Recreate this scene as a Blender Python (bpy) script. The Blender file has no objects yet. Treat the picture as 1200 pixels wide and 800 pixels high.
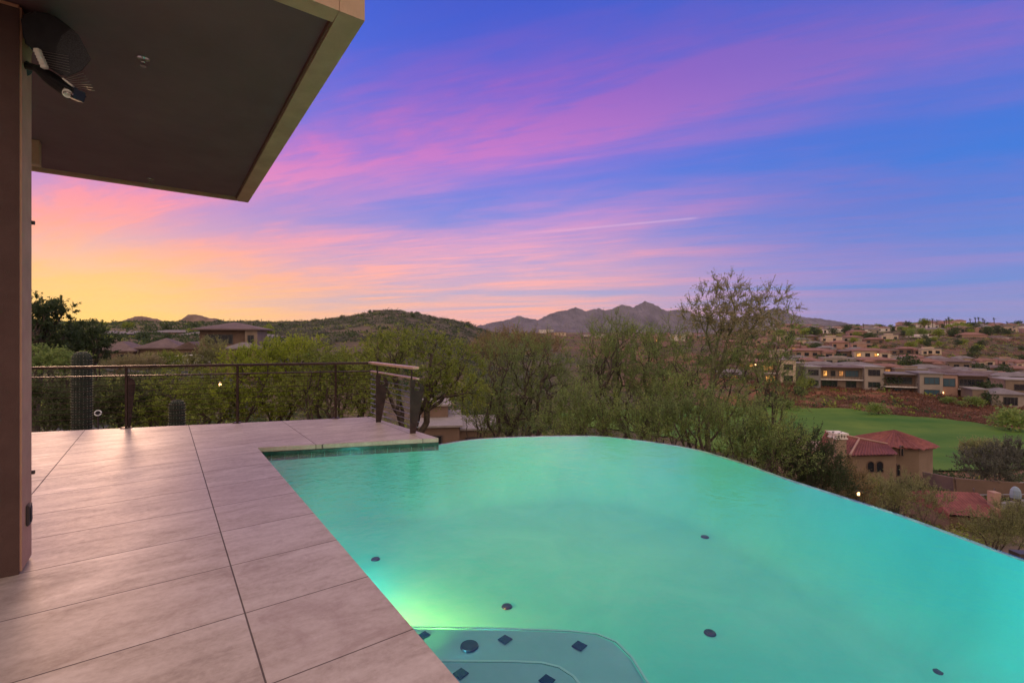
import bpy, bmesh, math, random
import numpy as np
from mathutils import Vector, Matrix, noise as mnoise
R = math.radians
random.seed(7)
C = bpy.context.scene
COL = C.collection
F = 562.0; HOR = 394.5; EYE = 1.34

# ------------------------------------------------------------------ camera
cd = bpy.data.cameras.new('camera'); cam = bpy.data.objects.new('camera', cd); COL.objects.link(cam)
cam.location = (0, 0, EYE); cam.rotation_euler = (R(90), 0, 0)
cd.sensor_width = 36; cd.lens = 36*F/1200; cd.shift_y = -5.5/1200
cd.clip_start = .05; cd.clip_end = 40000
C.camera = cam
C.view_settings.view_transform = 'Standard'; C.view_settings.look = 'None'
C.view_settings.exposure = 0.0; C.view_settings.gamma = 1; C.view_settings.use_curve_mapping = False

# ------------------------------------------------------------------ node helpers
class NT:
    def __init__(s, tree): s.t = tree; s.n = tree.nodes; s.l = tree.links
    def _set(s, sock, v):
        if isinstance(v, bpy.types.NodeSocket): s.l.new(v, sock)
        elif v is not None:
            if hasattr(sock.default_value, '__len__') and not hasattr(v, '__len__'): v = [v]*len(sock.default_value)
            if hasattr(v, '__len__') and len(v) == 3 and len(sock.default_value) == 4: v = (*v, 1)
            sock.default_value = v
    def m(s, op, a, b=None, c=None, clamp=False):
        n = s.n.new('ShaderNodeMath'); n.operation = op; n.use_clamp = clamp
        for i, v in enumerate((a, b, c)):
            if v is not None: s._set(n.inputs[i], v)
        return n.outputs[0]
    def vm(s, op, a, b=None, sc=None):
        n = s.n.new('ShaderNodeVectorMath'); n.operation = op
        s._set(n.inputs[0], a)
        if b is not None: s._set(n.inputs[1], b)
        if sc is not None: s._set(n.inputs['Scale'], sc)
        return n.outputs['Value'] if op in ('DOT_PRODUCT', 'LENGTH') else n.outputs[0]
    def mix(s, f, a, b, mode='MIX'):
        n = s.n.new('ShaderNodeMix'); n.data_type = 'RGBA'; n.blend_type = mode
        s._set(n.inputs[0], f); s._set(n.inputs[6], a); s._set(n.inputs[7], b)
        return n.outputs[2]
    def ramp(s, f, pts, interp='LINEAR'):
        n = s.n.new('ShaderNodeValToRGB'); cr = n.color_ramp; cr.interpolation = interp
        while len(cr.elements) < len(pts): cr.elements.new(.5)
        for e, (p, c) in zip(cr.elements, pts):
            e.position = p; e.color = (c, c, c, 1) if not hasattr(c, '__len__') else (*c, 1)
        s._set(n.inputs[0], f); return n.outputs[0]
    def noise(s, vec, scale, detail=4, rough=.55, dist=0, out=0):
        n = s.n.new('ShaderNodeTexNoise'); s._set(n.inputs['Vector'], vec)
        n.inputs['Scale'].default_value = scale; n.inputs['Detail'].default_value = detail
        n.inputs['Roughness'].default_value = rough; n.inputs['Distortion'].default_value = dist
        return n.outputs[out]
    def maprange(s, v, a, b, c=0, d=1, smooth=False):
        n = s.n.new('ShaderNodeMapRange'); n.interpolation_type = 'SMOOTHSTEP' if smooth else 'LINEAR'
        s._set(n.inputs[0], v)
        for i, x in zip((1, 2, 3, 4), (a, b, c, d)): n.inputs[i].default_value = x
        return n.outputs[0]
    def comb(s, x, y, z):
        n = s.n.new('ShaderNodeCombineXYZ')
        for i, v in enumerate((x, y, z)): s._set(n.inputs[i], v)
        return n.outputs[0]
    def bump(s, h, st, dist=.01):
        n = s.n.new('ShaderNodeBump'); n.inputs['Strength'].default_value = st; n.inputs['Distance'].default_value = dist
        s.l.new(h, n.inputs['Height']); return n.outputs[0]

def srgb(r, g, b):
    f = lambda c: (c/255/12.92) if c <= 10 else ((c/255+.055)/1.055)**2.4
    return (f(r), f(g), f(b))

# ------------------------------------------------------------------ world: dusk sky with streaked clouds
SUN_AZ, SUN_EL = -42.0, 2.5
BACK_SKY = (1.22, .94, .80)
w = bpy.data.worlds.new('World'); C.world = w; w.use_nodes = True
nt = NT(w.node_tree); w.node_tree.nodes.clear()
tc = nt.n.new('ShaderNodeTexCoord'); D = tc.outputs['Generated']
sp = nt.n.new('ShaderNodeSeparateXYZ'); nt.l.new(D, sp.inputs[0]); x, y, z = sp.outputs
az = nt.m('ARCTAN2', x, y)
el = nt.m('ARCSINE', z)
elf = nt.m('DIVIDE', el, R(60), clamp=True)              # 0..1 over 0..60 degrees
def E(d): return d/60
left = nt.ramp(elf, [(0, srgb(255,190,120)), (E(1.5), srgb(255,196,138)), (E(4), srgb(250,185,165)), (E(8), srgb(222,165,185)),
                     (E(13), srgb(175,140,200)), (E(20), srgb(110,118,212)), (E(30), srgb(72,108,218)), (1, srgb(85,95,180))])
mid = nt.ramp(elf, [(0, srgb(215,165,175)), (E(2), srgb(196,165,190)), (E(4), srgb(140,168,212)), (E(8), srgb(125,152,216)), (E(13), srgb(100,132,214)),
                    (E(20), srgb(74,112,216)), (E(28), srgb(66,96,206)), (E(36), srgb(60,84,194)), (1, srgb(85,85,165))])
right = nt.ramp(elf, [(0, srgb(120,135,190)), (E(2), srgb(100,138,202)), (E(6), srgb(76,132,208)), (E(12), srgb(46,122,212)),
                      (E(20), srgb(34,110,208)), (E(30), srgb(48,94,198)), (1, srgb(85,95,170))])
a1 = nt.maprange(az, R(-48), R(-5), 0, 1, True)
a2 = nt.maprange(az, R(-2), R(40), 0, 1, True)
base = nt.mix(a2, nt.mix(a1, left, mid), right)
# cloud sheet overhead: streaks that run toward a point on the horizon at the left
zz = nt.m('MAXIMUM', z, .012)
P = nt.comb(nt.m('DIVIDE', x, zz), nt.m('DIVIDE', y, zz), 0.0)
ndir = (.397, .918, 0); sdir = (-.918, .397, 0)
wv = nt.vm('DOT_PRODUCT', P, ndir); sv = nt.vm('DOT_PRODUCT', P, sdir)
lw = nt.m('DIVIDE', nt.m('LOGARITHM', nt.m('MAXIMUM', wv, .35), math.e), 3.0)
ls = nt.m('DIVIDE', sv, nt.m('ADD', nt.m('ABSOLUTE', wv), .6))
q = nt.comb(nt.m('MULTIPLY', ls, .55), nt.m('MULTIPLY', lw, 3.2), 0.0)
n1 = nt.noise(q, 2.3, 5, .58, .5)
q2 = nt.comb(nt.m('MULTIPLY', ls, 1.5), nt.m('MULTIPLY', lw, 7), 3.1)
n2 = nt.noise(q2, 2.0, 7, .56, .5)
lwd = nt.m('ADD', lw, nt.m('MULTIPLY', nt.m('SUBTRACT', n1, .5), .30))
lwd = nt.m('ADD', lwd, nt.m('MULTIPLY', nt.m('SUBTRACT', n2, .5), .10))
mask = nt.ramp(lwd, [(0, .0), (.07, .0), (.13, .25), (.20, .72), (.25, 1.0), (.30, .72), (.345, .28), (.385, .2), (.43, .6), (.48, .85), (.55, .6), (.60, 1), (.66, .7), (.72, 1), (.78, .12), (.83, .9), (.9, .7), (1, .9)][:18], 'B_SPLINE')
tex = nt.maprange(n2, .31, .69, .55, 1.20)
q3 = nt.comb(nt.m('MULTIPLY', ls, 2.2), nt.m('MULTIPLY', lw, 26), 7.7)
n3 = nt.noise(q3, 2.4, 8, .62, .3)
tex = nt.m('MULTIPLY', tex, nt.maprange(n3, .34, .66, .72, 1.20))
mask = nt.m('MULTIPLY', mask, tex, clamp=True)
# clouds thin out to the right, the broad band stays
rf = nt.maprange(az, R(20), R(48), 1, .60, True)
bandk = nt.maprange(nt.m('ABSOLUTE', nt.m('SUBTRACT', lw, .235)), 0, .10, .38, 0, True)
mask = nt.m('MULTIPLY', mask, nt.m('ADD', rf, bandk), clamp=True)
hi = nt.mix(a2, srgb(200,118,192), srgb(158,106,188))
cl_l = nt.ramp(elf, [(0, srgb(255,205,110)), (E(3), srgb(255,196,120)), (E(6), srgb(255,168,128)), (E(10), srgb(246,140,160)), (E(15), srgb(228,130,178)), (E(22), srgb(190,110,188)), (E(35), srgb(130,88,185)), (1, srgb(130,95,170))])
cl_m = nt.ramp(elf, [(0, srgb(255,178,152)), (E(4), srgb(255,178,155)), (E(8), srgb(250,172,172)), (E(14), srgb(212,145,198)), (E(20), srgb(192,118,194)), (E(27), srgb(150,96,190)), (E(36), srgb(105,82,185)), (1, srgb(130,95,170))])
cl_r = nt.ramp(elf, [(0, srgb(165,145,190)), (E(5), srgb(165,135,195)), (E(12), srgb(125,115,192)), (E(22), srgb(135,105,192)), (E(35), srgb(90,85,185)), (1, srgb(120,100,170))])
ccol = nt.mix(a2, nt.mix(nt.maprange(az, R(-46), R(-2), 0, 1, True), cl_l, cl_m), cl_r)
sky = nt.mix(mask, base, ccol)
# thin contrail
cw = nt.m('ABSOLUTE', nt.m('SUBTRACT', wv, nt.m('ADD', 4.33, nt.m('MULTIPLY', nt.m('SUBTRACT', n2, .5), .05))))
ctr = nt.m('MULTIPLY', nt.maprange(cw, .0, .07, .30, 0, True),
           nt.m('MULTIPLY', nt.maprange(az, R(-6), R(14), 0, 1, True), nt.maprange(az, R(20.5), R(21.5), 1, 0, True)))
sky = nt.mix(ctr, sky, srgb(225,190,222))
# golden afterglow over the place where the sun went down
sd = Vector((math.sin(R(SUN_AZ)), math.cos(R(SUN_AZ)), 0.02)).normalized()
gl = nt.m('POWER', nt.m('MAXIMUM', nt.vm('DOT_PRODUCT', D, tuple(sd)), 0), 70.0)
gl = nt.m('MULTIPLY', gl, nt.maprange(el, 0, R(14), 1, 0, True))
gl2 = nt.m('POWER', nt.m('MAXIMUM', nt.vm('DOT_PRODUCT', D, tuple(sd)), 0), 14.0)
sky = nt.mix(nt.m('MULTIPLY', nt.m('MULTIPLY', gl2, nt.maprange(el, R(2), R(20), 1, 0, True)), nt.m('ADD', .12, nt.m('MULTIPLY', mask, .42))), sky, srgb(255,196,110))
sky = nt.mix(nt.m('MULTIPLY', gl, .8), sky, srgb(255,212,105))
sky_hs = nt.n.new('ShaderNodeHueSaturation'); sky_hs.inputs['Saturation'].default_value = 1.0; sky_hs.inputs['Value'].default_value = 1.13; nt.l.new(sky, sky_hs.inputs['Color']); sky = sky_hs.outputs[0]
# the sky behind and overhead of the camera: unseen, brightened and warmed to light the scene
bk = nt.maprange(y, .35, -.5, 0, 1, True)
ov = nt.maprange(z, .62, .92, 0, 1, True)
sky = nt.mix(nt.m('MAXIMUM', bk, ov), sky, BACK_SKY)
gnd = nt.maprange(z, -.02, -.001, 1, 0)
sky = nt.mix(gnd, sky, (.09, .07, .06))
ns = nt.n.new('ShaderNodeTexSky'); ns.sky_type = 'NISHITA'; ns.sun_disc = False
ns.sun_elevation = R(SUN_EL); ns.sun_rotation = R(SUN_AZ)
bg1 = nt.n.new('ShaderNodeBackground'); nt.l.new(sky, bg1.inputs[0]); bg1.inputs[1].default_value = 1.0
bg2 = nt.n.new('ShaderNodeBackground'); nt.l.new(ns.outputs[0], bg2.inputs[0]); bg2.inputs[1].default_value = .004
ad = nt.n.new('ShaderNodeAddShader'); nt.l.new(bg1.outputs[0], ad.inputs[0]); nt.l.new(bg2.outputs[0], ad.inputs[1])
ow = nt.n.new('ShaderNodeOutputWorld'); nt.l.new(ad.outputs[0], ow.inputs[0])

sl = bpy.data.lights.new('sun', 'SUN'); sl.energy = .9; sl.angle = R(12); sl.color = (1, .58, .36)
so = bpy.data.objects.new('sun', sl); COL.objects.link(so)
sdir3 = Vector((math.sin(R(SUN_AZ))*math.cos(R(9)), math.cos(R(SUN_AZ))*math.cos(R(9)), math.sin(R(9))))
so.rotation_euler = sdir3.to_track_quat('Z', 'Y').to_euler()

# ------------------------------------------------------------------ materials
MATS = {}
def pbr(name, col, rough=.7, metal=0, spec=.5, noise_scale=None, noise_amt=.25, bump=0, bscale=None, coords='Object', emit=None, estr=0, col2=None):
    m = bpy.data.materials.new(name); m.use_nodes = True
    k = NT(m.node_tree); b = k.n['Principled BSDF']
    b.inputs['Base Color'].default_value = (*col, 1); b.inputs['Roughness'].default_value = rough
    b.inputs['Metallic'].default_value = metal; b.inputs['Specular IOR Level'].default_value = spec
    t = k.n.new('ShaderNodeTexCoord')
    if noise_scale:
        f = k.noise(t.outputs[coords], noise_scale, 6, .65)
        f = k.maprange(f, .3, .7, 0, 1)
        c2 = col2 if col2 else tuple(c*(1-noise_amt*1.6) for c in col)
        c1 = tuple(min(1, c*(1+noise_amt*.6)) for c in col)
        k.l.new(k.mix(f, c2, c1), b.inputs['Base Color'])
        k.l.new(k.maprange(f, 0, 1, min(1, rough+.08), max(0, rough-.08)), b.inputs['Roughness'])
    if bump:
        f2 = k.noise(t.outputs[coords], bscale or 60, 5, .6)
        k.l.new(k.bump(f2, bump, .004), b.inputs['Normal'])
    if emit:
        b.inputs['Emission Color'].default_value = (*emit, 1); b.inputs['Emission Strength'].default_value = estr
    MATS[name] = m
    return m

def leaf_mat(name, ca, cb, cc, trans=.45):
    m = bpy.data.materials.new(name); m.use_nodes = True
    k = NT(m.node_tree); k.n.clear()
    g = k.n.new('ShaderNodeNewGeometry'); t = k.n.new('ShaderNodeTexCoord')
    rnd = g.outputs['Random Per Island']
    cl = k.maprange(k.noise(t.outputs['Object'], .9, 3, .6), .35, .65, 0, 1)
    c = k.mix(rnd, ca, cb)
    c = k.mix(k.m('MULTIPLY', cl, .7), c, cc)
    d = k.n.new('ShaderNodeBsdfDiffuse'); k.l.new(c, d.inputs[0])
    tr = k.n.new('ShaderNodeBsdfTranslucent'); k.l.new(c, tr.inputs[0])
    gs = k.n.new('ShaderNodeBsdfGlossy'); gs.inputs['Roughness'].default_value = .5; gs.inputs[0].default_value = (.5, .5, .5, 1)
    mx = k.n.new('ShaderNodeMixShader'); mx.inputs[0].default_value = trans
    k.l.new(d.outputs[0], mx.inputs[1]); k.l.new(tr.outputs[0], mx.inputs[2])
    mx2 = k.n.new('ShaderNodeMixShader'); mx2.inputs[0].default_value = .04
    k.l.new(mx.outputs[0], mx2.inputs[1]); k.l.new(gs.outputs[0], mx2.inputs[2])
    o = k.n.new('ShaderNodeOutputMaterial'); k.l.new(mx2.outputs[0], o.inputs[0])
    MATS[name] = m; return m

leaf_mat('leaf_bright', (.32,.40,.03), (.46,.50,.05), (.20,.29,.03))
leaf_mat('leaf_mesquite', (.22,.32,.04), (.42,.44,.07), (.15,.20,.045))
leaf_mat('leaf_wispy', (.20,.32,.07), (.40,.44,.11), (.15,.23,.09))
leaf_mat('leaf_brown', (.40,.24,.12), (.30,.24,.09), (.22,.20,.08))
leaf_mat('leaf_dark', (.06,.10,.035), (.10,.13,.045), (.04,.07,.03))
leaf_mat('leaf_pale', (.32,.33,.12), (.40,.38,.15), (.22,.25,.11))
leaf_mat('leaf_grey', (.13,.14,.10), (.18,.18,.12), (.10,.10,.08))
leaf_mat('leaf_rust', (.22,.09,.06), (.15,.09,.05), (.24,.12,.08))
leaf_mat('leaf_shade', (.085,.12,.035), (.14,.16,.05), (.06,.085,.03))  # darker olive green foliage for low bushes behind the rail
leaf_mat('leaf_dry', (.50,.38,.22), (.34,.32,.15), (.24,.26,.10))
pbr('bark', (.10,.075,.055), .9, noise_scale=8, noise_amt=.4, bump=.5, bscale=30)
pbr('bark_green', (.13,.13,.06), .85, noise_scale=6, noise_amt=.35)
pbr('bronze', (.055,.030,.024), .42, metal=.6, noise_scale=7, noise_amt=.3)
pbr('rust_steel', (.045,.022,.018), .6, metal=.3, noise_scale=9, noise_amt=.4, bump=.2, bscale=40)
pbr('bronze_lit', (.78,.54,.40), .35, metal=.7, noise_scale=9, noise_amt=.15)  # pale copy of the bronze, reflected light put into its colour
pbr('cable_steel', (.45,.42,.40), .3, metal=1)
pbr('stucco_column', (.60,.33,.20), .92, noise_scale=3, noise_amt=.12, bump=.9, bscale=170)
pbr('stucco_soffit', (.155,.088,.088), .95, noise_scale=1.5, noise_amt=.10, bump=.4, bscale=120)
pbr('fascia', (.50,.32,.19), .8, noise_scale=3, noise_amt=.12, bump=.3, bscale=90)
pbr('fascia_brown', (.17,.085,.05), .8, noise_scale=4, noise_amt=.2)
pbr('black_plastic', (.012,.012,.013), .5, noise_scale=14, noise_amt=.3)
pbr('grille', (.045,.045,.047), .6, noise_scale=200, noise_amt=.6)
pbr('chrome', (.7,.7,.68), .15, metal=1)
pbr('spike_steel', (.55,.50,.42), .3, metal=.9)
pbr('spike_base', (.62,.58,.48), .5)
pbr('cactus', (.028,.038,.024), .8, noise_scale=10, noise_amt=.35)
pbr('cactus_rib', (.45,.40,.30), .9)
pbr('rock', (.22,.13,.10), .9, noise_scale=2, noise_amt=.3, bump=.4, bscale=6)
pbr('white_paint', (.75,.74,.72), .5)
pbr('bulb_glow', (.9,.8,.6), .5, emit=(1,.55,.2), estr=5)
pbr('lit_window', (.4,.25,.1), .4, emit=(1,.42,.09), estr=1.15)
pbr('lit_soft', (.4,.25,.1), .4, emit=(1,.36,.09), estr=.35)
pbr('glass_dark', (.02,.024,.032), .08, spec=.9)
pbr('glass_blue', (.05,.10,.13), .1, spec=.9)
pbr('frame_dark', (.06,.045,.04), .5)
pbr('tile_blue', (.008,.010,.05), .25)
pbr('nozzle', (.02,.02,.025), .4)
pbr('asphalt', (.075,.070,.072), .9, noise_scale=1, noise_amt=.2)
pbr('car_white', (.6,.62,.66), .25)
pbr('tyre', (.02,.02,.02), .8)
pbr('tarp', (.22,.28,.35), .6)
for nm in ('lit_window', 'lit_soft'):
    k = NT(MATS[nm].node_tree); b = k.n['Principled BSDF']; t = k.n.new('ShaderNodeNewGeometry')
    f = k.maprange(k.noise(t.outputs['Position'], 1.6, 4, .7), .38, .62, .12, 1.6)
    k.l.new(k.m('MULTIPLY', f, b.inputs['Emission Strength'].default_value), b.inputs['Emission Strength'])
for nm, c in dict(stucco_tan=(.25,.18,.13), stucco_pale=(.33,.27,.22), stucco_grey=(.22,.20,.185), stucco_pink=(.40,.24,.18), stucco_brown=(.19,.12,.085),
                  stucco_tower=(.30,.205,.14), stucco_white=(.72,.64,.57), stucco_cream=(.58,.44,.32)).items():
    pbr(nm, c, .9, noise_scale=.6, noise_amt=.14)
def roof_mat(name, ca, cb, pitch=.3):
    m = bpy.data.materials.new(name); m.use_nodes = True
    k = NT(m.node_tree); b = k.n['Principled BSDF']; b.inputs['Roughness'].default_value = .8
    t = k.n.new('ShaderNodeTexCoord')
    f = k.noise(t.outputs['Object'], 3.0, 5, .7); f2 = k.noise(t.outputs['Object'], .5, 2, .5)
    k.l.new(k.mix(k.maprange(k.m('ADD', f, k.m('MULTIPLY', f2, .6)), .6, 1.0), ca, cb), b.inputs['Base Color'])
    MATS[name] = m
roof_mat('tile_red', (.13,.033,.028), (.26,.08,.065)); roof_mat('tile_brown', (.10,.062,.055), (.18,.12,.105))
roof_mat('tile_grey', (.14,.115,.11), (.23,.195,.19)); roof_mat('roof_flat', (.22,.19,.175), (.32,.275,.25)); roof_mat('tile_terra', (.18,.08,.055), (.28,.14,.10))

# ------------------------------------------------------------------ mesh helpers
def props(o, label=None, cat=None, group=None, kind=None):
    if label: o['label'] = label
    if cat: o['category'] = cat
    if group: o['group'] = group
    if kind: o['kind'] = kind
    return o
def empty(name, loc, rz=0):
    o = bpy.data.objects.new(name, None); COL.objects.link(o); o.location = loc; o.rotation_euler = (0, 0, rz)
    o.empty_display_size = .2; return o
class MB:
    def __init__(s): s.v = []; s.f = []; s.mi = []
    def add(s, vs, fs, mi=0):
        o = len(s.v); s.v += [tuple(p) for p in vs]; s.f += [tuple(i+o for i in f) for f in fs]; s.mi += [mi]*len(fs); return s
    def box(s, x0, x1, y0, y1, z0, z1, mi=0):
        return s.add([(x0,y0,z0),(x1,y0,z0),(x1,y1,z0),(x0,y1,z0),(x0,y0,z1),(x1,y0,z1),(x1,y1,z1),(x0,y1,z1)],
                     [(0,3,2,1),(4,5,6,7),(0,1,5,4),(1,2,6,5),(2,3,7,6),(3,0,4,7)], mi)
    def prism(s, poly, z0, z1, mi=0):
        n = len(poly)
        return s.add([(p[0],p[1],z0) for p in poly]+[(p[0],p[1],z1) for p in poly],
                     [tuple(range(n-1,-1,-1)), tuple(range(n, 2*n))]+[(i,(i+1)%n,(i+1)%n+n,i+n) for i in range(n)], mi)
    def plate(s, poly3, nvec, th, mi=0):
        n = len(poly3); a = [Vector(p)-Vector(nvec)*th/2 for p in poly3]; b = [Vector(p)+Vector(nvec)*th/2 for p in poly3]
        return s.add(a+b, [tuple(range(n-1,-1,-1)), tuple(range(n, 2*n))]+[(i,(i+1)%n,(i+1)%n+n,i+n) for i in range(n)], mi)
    def tube(s, p0, p1, r0, r1=None, n=8, cap=True, mi=0):
        r1 = r0 if r1 is None else r1; p0 = Vector(p0); p1 = Vector(p1); d = (p1-p0)
        if d.length < 1e-6: return s
        d.normalize(); a = d.orthogonal().normalized(); b = d.cross(a)
        vs = []
        for p, r in ((p0, r0), (p1, r1)):
            for i in range(n):
                t = 2*math.pi*i/n; vs.append(p+a*math.cos(t)*r+b*math.sin(t)*r)
        fs = [(i,(i+1)%n,(i+1)%n+n,i+n) for i in range(n)]
        if cap: fs += [tuple(range(n-1,-1,-1)), tuple(range(n,2*n))]
        return s.add(vs, fs, mi)
    def bar(s, p0, p1, w, h, mi=0):
        """rectangular bar, w horizontal, h vertical"""
        p0 = Vector(p0); p1 = Vector(p1); d = (p1-p0).normalized(); sd_ = d.cross(Vector((0,0,1)))
        sd_ = sd_.normalized() if sd_.length > 1e-5 else Vector((1,0,0)); up = sd_.cross(d)
        vs = []
        for p in (p0, p1):
            for a, b in ((-1,-1),(1,-1),(1,1),(-1,1)): vs.append(p+sd_*a*w/2+up*b*h/2)
        return s.add(vs, [(3,2,1,0),(4,5,6,7),(0,1,5,4),(1,2,6,5),(2,3,7,6),(3,0,4,7)], mi)
    def lathe(s, prof, c=(0,0,0), n=24, mi=0):
        vs = []; fs = []
        for r, zz_ in prof:
            for i in range(n):
                t = 2*math.pi*i/n; vs.append((c[0]+r*math.cos(t), c[1]+r*math.sin(t), c[2]+zz_))
        for j in range(len(prof)-1):
            for i in range(n): fs.append((j*n+i, j*n+(i+1)%n, (j+1)*n+(i+1)%n, (j+1)*n+i))
        return s.add(vs, fs, mi)
    def build(s, name, mat, parent=None, smooth=False, bevel=0):
        me = bpy.data.meshes.new(name); me.from_pydata(s.v, [], s.f)
        mats = mat if isinstance(mat, (list, tuple)) else [mat]
        for m in mats: me.materials.append(MATS[m] if isinstance(m, str) else m)
        if len(mats) > 1: me.polygons.foreach_set('material_index', s.mi)
        if bevel:
            bm = bmesh.new(); bm.from_mesh(me)
            bmesh.ops.bevel(bm, geom=[e for e in bm.edges if len(e.link_faces) == 2 and e.calc_face_angle(0) > .5], offset=bevel, segments=2, affect='EDGES')
            bm.to_mesh(me); bm.free()
        if smooth: me.polygons.foreach_set('use_smooth', [True]*len(me.polygons))
        me.update()
        o = bpy.data.objects.new(name, me); COL.objects.link(o)
        if parent: o.parent = parent
        return o
def np_mesh(name, V, nper, mat, parent=None, Fidx=None):
    """V: (N*nper,3) independent polygons of nper verts"""
    me = bpy.data.meshes.new(name); nv = len(V)
    idx = np.arange(nv, dtype=np.int32) if Fidx is None else Fidx.astype(np.int32).ravel()
    nf = len(idx)//nper
    me.vertices.add(nv); me.vertices.foreach_set('co', V.astype(np.float32).ravel())
    me.loops.add(nf*nper); me.loops.foreach_set('vertex_index', idx)
    me.polygons.add(nf); me.polygons.foreach_set('loop_start', np.arange(0, nf*nper, nper, dtype=np.int32))
    me.polygons.foreach_set('loop_total', np.full(nf, nper, dtype=np.int32))
    me.update(calc_edges=True); me.materials.append(MATS[mat] if isinstance(mat, str) else mat)
    o = bpy.data.objects.new(name, me); COL.objects.link(o)
    if parent: o.parent = parent
    return o
def G0(px, py, z=0.0):
    """point where the sight line of a photograph position meets the level z (survey of the deck and pool)"""
    Y = (EYE-z)*F/(py-HOR); return Vector(((px-600)/F*Y, Y, z))
def W(px, py, Y): return Vector(((px-600)/F*Y, Y, EYE-(py-HOR)/F*Y))

# ------------------------------------------------------------------ terrain
TY = [2, 9, 14, 25, 45, 60, 85, 100, 115, 128, 150, 200, 280, 400, 600, 1000, 2000, 5000, 9000]
TC = {  # heights relative to the eye
 -400: [-5, -5, -5, -5, -5, -4.5, -4, -3.0, -2, -1.2, 0, 3, 7, 12, 18, 22, 25, 30, 30],
 100: [-4.6, -4.6, -4.6, -5.5, -6, -5, -3.4, -2.45, -1.5, -0.7, 0.5, 3, 6.5, 11, 17, 22, 20, 20, 20],
 230: [-4.6, -4.6, -4.8, -6.5, -7, -6, -4.0, -2.75, -1.5, -0.7, 0.5, 3, 6.5, 11, 17, 22, 20, 20, 20],
 340: [-5, -5, -5.5, -7, -8.5, -8, -6, -4.75, -3.5, -2.5, -1, 2, 6, 10.5, 16, 16, 16, 20, 20],
 455: [-5, -5, -6, -8.5, -10.5, -10, -8, -6.0, -4, -2.4, 0, 4.5, 10.5, 19, 31, 20, 12, 25, 30],
 530: [-5, -5, -6.5, -9.5, -13, -14, -12, -10.5, -9, -7.8, -6, -2, 4, 12, 20, 14, 12, 25, 30],
 590: [-5, -5.2, -7, -10, -14, -16, -16, -15.5, -15, -14.2, -13, -10, -6, -3, 2, 4, 16, 40, 60],
 700: [-5, -5.5, -7.5, -10.5, -14, -16, -17, -17.0, -17, -16.6, -16, -13, -9, -7, -4, -2, 10, 40, 60],
 800: [-5, -5.5, -8, -11, -14, -16, -17, -17.0, -17, -15.8, -14, -11, -8, -5, -2, 0, 12, 40, 60],
 930: [-5, -5.5, -8, -11, -14, -15.8, -16.6, -16.6, -16.4, -11.9, -10.8, -8.7, -5.5, 1, 10.5, 10, 12, 40, 60],
 1050: [-5, -5.5, -8, -11, -13.8, -15.4, -16.3, -16.0, -13.6, -12.6, -11.5, -9.6, -5, 1.5, 13, 12, 12, 30, 40],
 1200: [-5, -5.5, -8, -11, -13.8, -15.4, -16.0, -15.5, -14.0, -13.2, -12.4, -10.5, -5, 3, 13.5, 12, 12, 30, 40],
 1700: [-5, -5.5, -8, -11, -14, -15.4, -16.0, -15.4, -14.0, -13.2, -12.4, -10.5, -5, 3, 9, 12, 14, 30, 40]}
TX = sorted(TC); TZ = np.array([TC[k] for k in TX], float)
LTY = np.log(np.array(TY, float))
def rawh(x, y):
    x = np.asarray(x, float); y = np.asarray(y, float)
    r = np.hypot(x, y)+1e-6; th = np.clip(np.arctan2(x, y), -1.05, 1.05)
    px = 600+F*np.tan(th); Y = np.clip(r*np.cos(th), 2.0, 8999)
    fx = np.interp(px, TX, np.arange(len(TX))); i = np.clip(fx.astype(int), 0, len(TX)-2); a = fx-i; a = a*a*(3-2*a)*.6+a*.4
    fy = np.interp(np.log(Y), LTY, np.arange(len(TY))); j = np.clip(fy.astype(int), 0, len(TY)-2); b = fy-j
    return (TZ[i,j]*(1-a)+TZ[i+1,j]*a)*(1-b)+(TZ[i,j+1]*(1-a)+TZ[i+1,j+1]*a)*b
def hz(x, y):
    h = float(rawh(x, y)); r = math.hypot(x, y)
    amp = min(8, .10+r*.008); 
    if 50 < r < 175 and x > 35: amp = .35
    nz = mnoise.noise(Vector((x/(.14*r+6), y/(.14*r+6), 3.3)))*amp + mnoise.noise(Vector((x/(.03*r+2), y/(.03*r+2), 9.1)))*amp*.35
    return EYE+h+nz*.9
def ground(px, Y):
    x_ = (px-600)/F*Y; return Vector((x_, Y, hz(x_, Y)))

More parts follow.
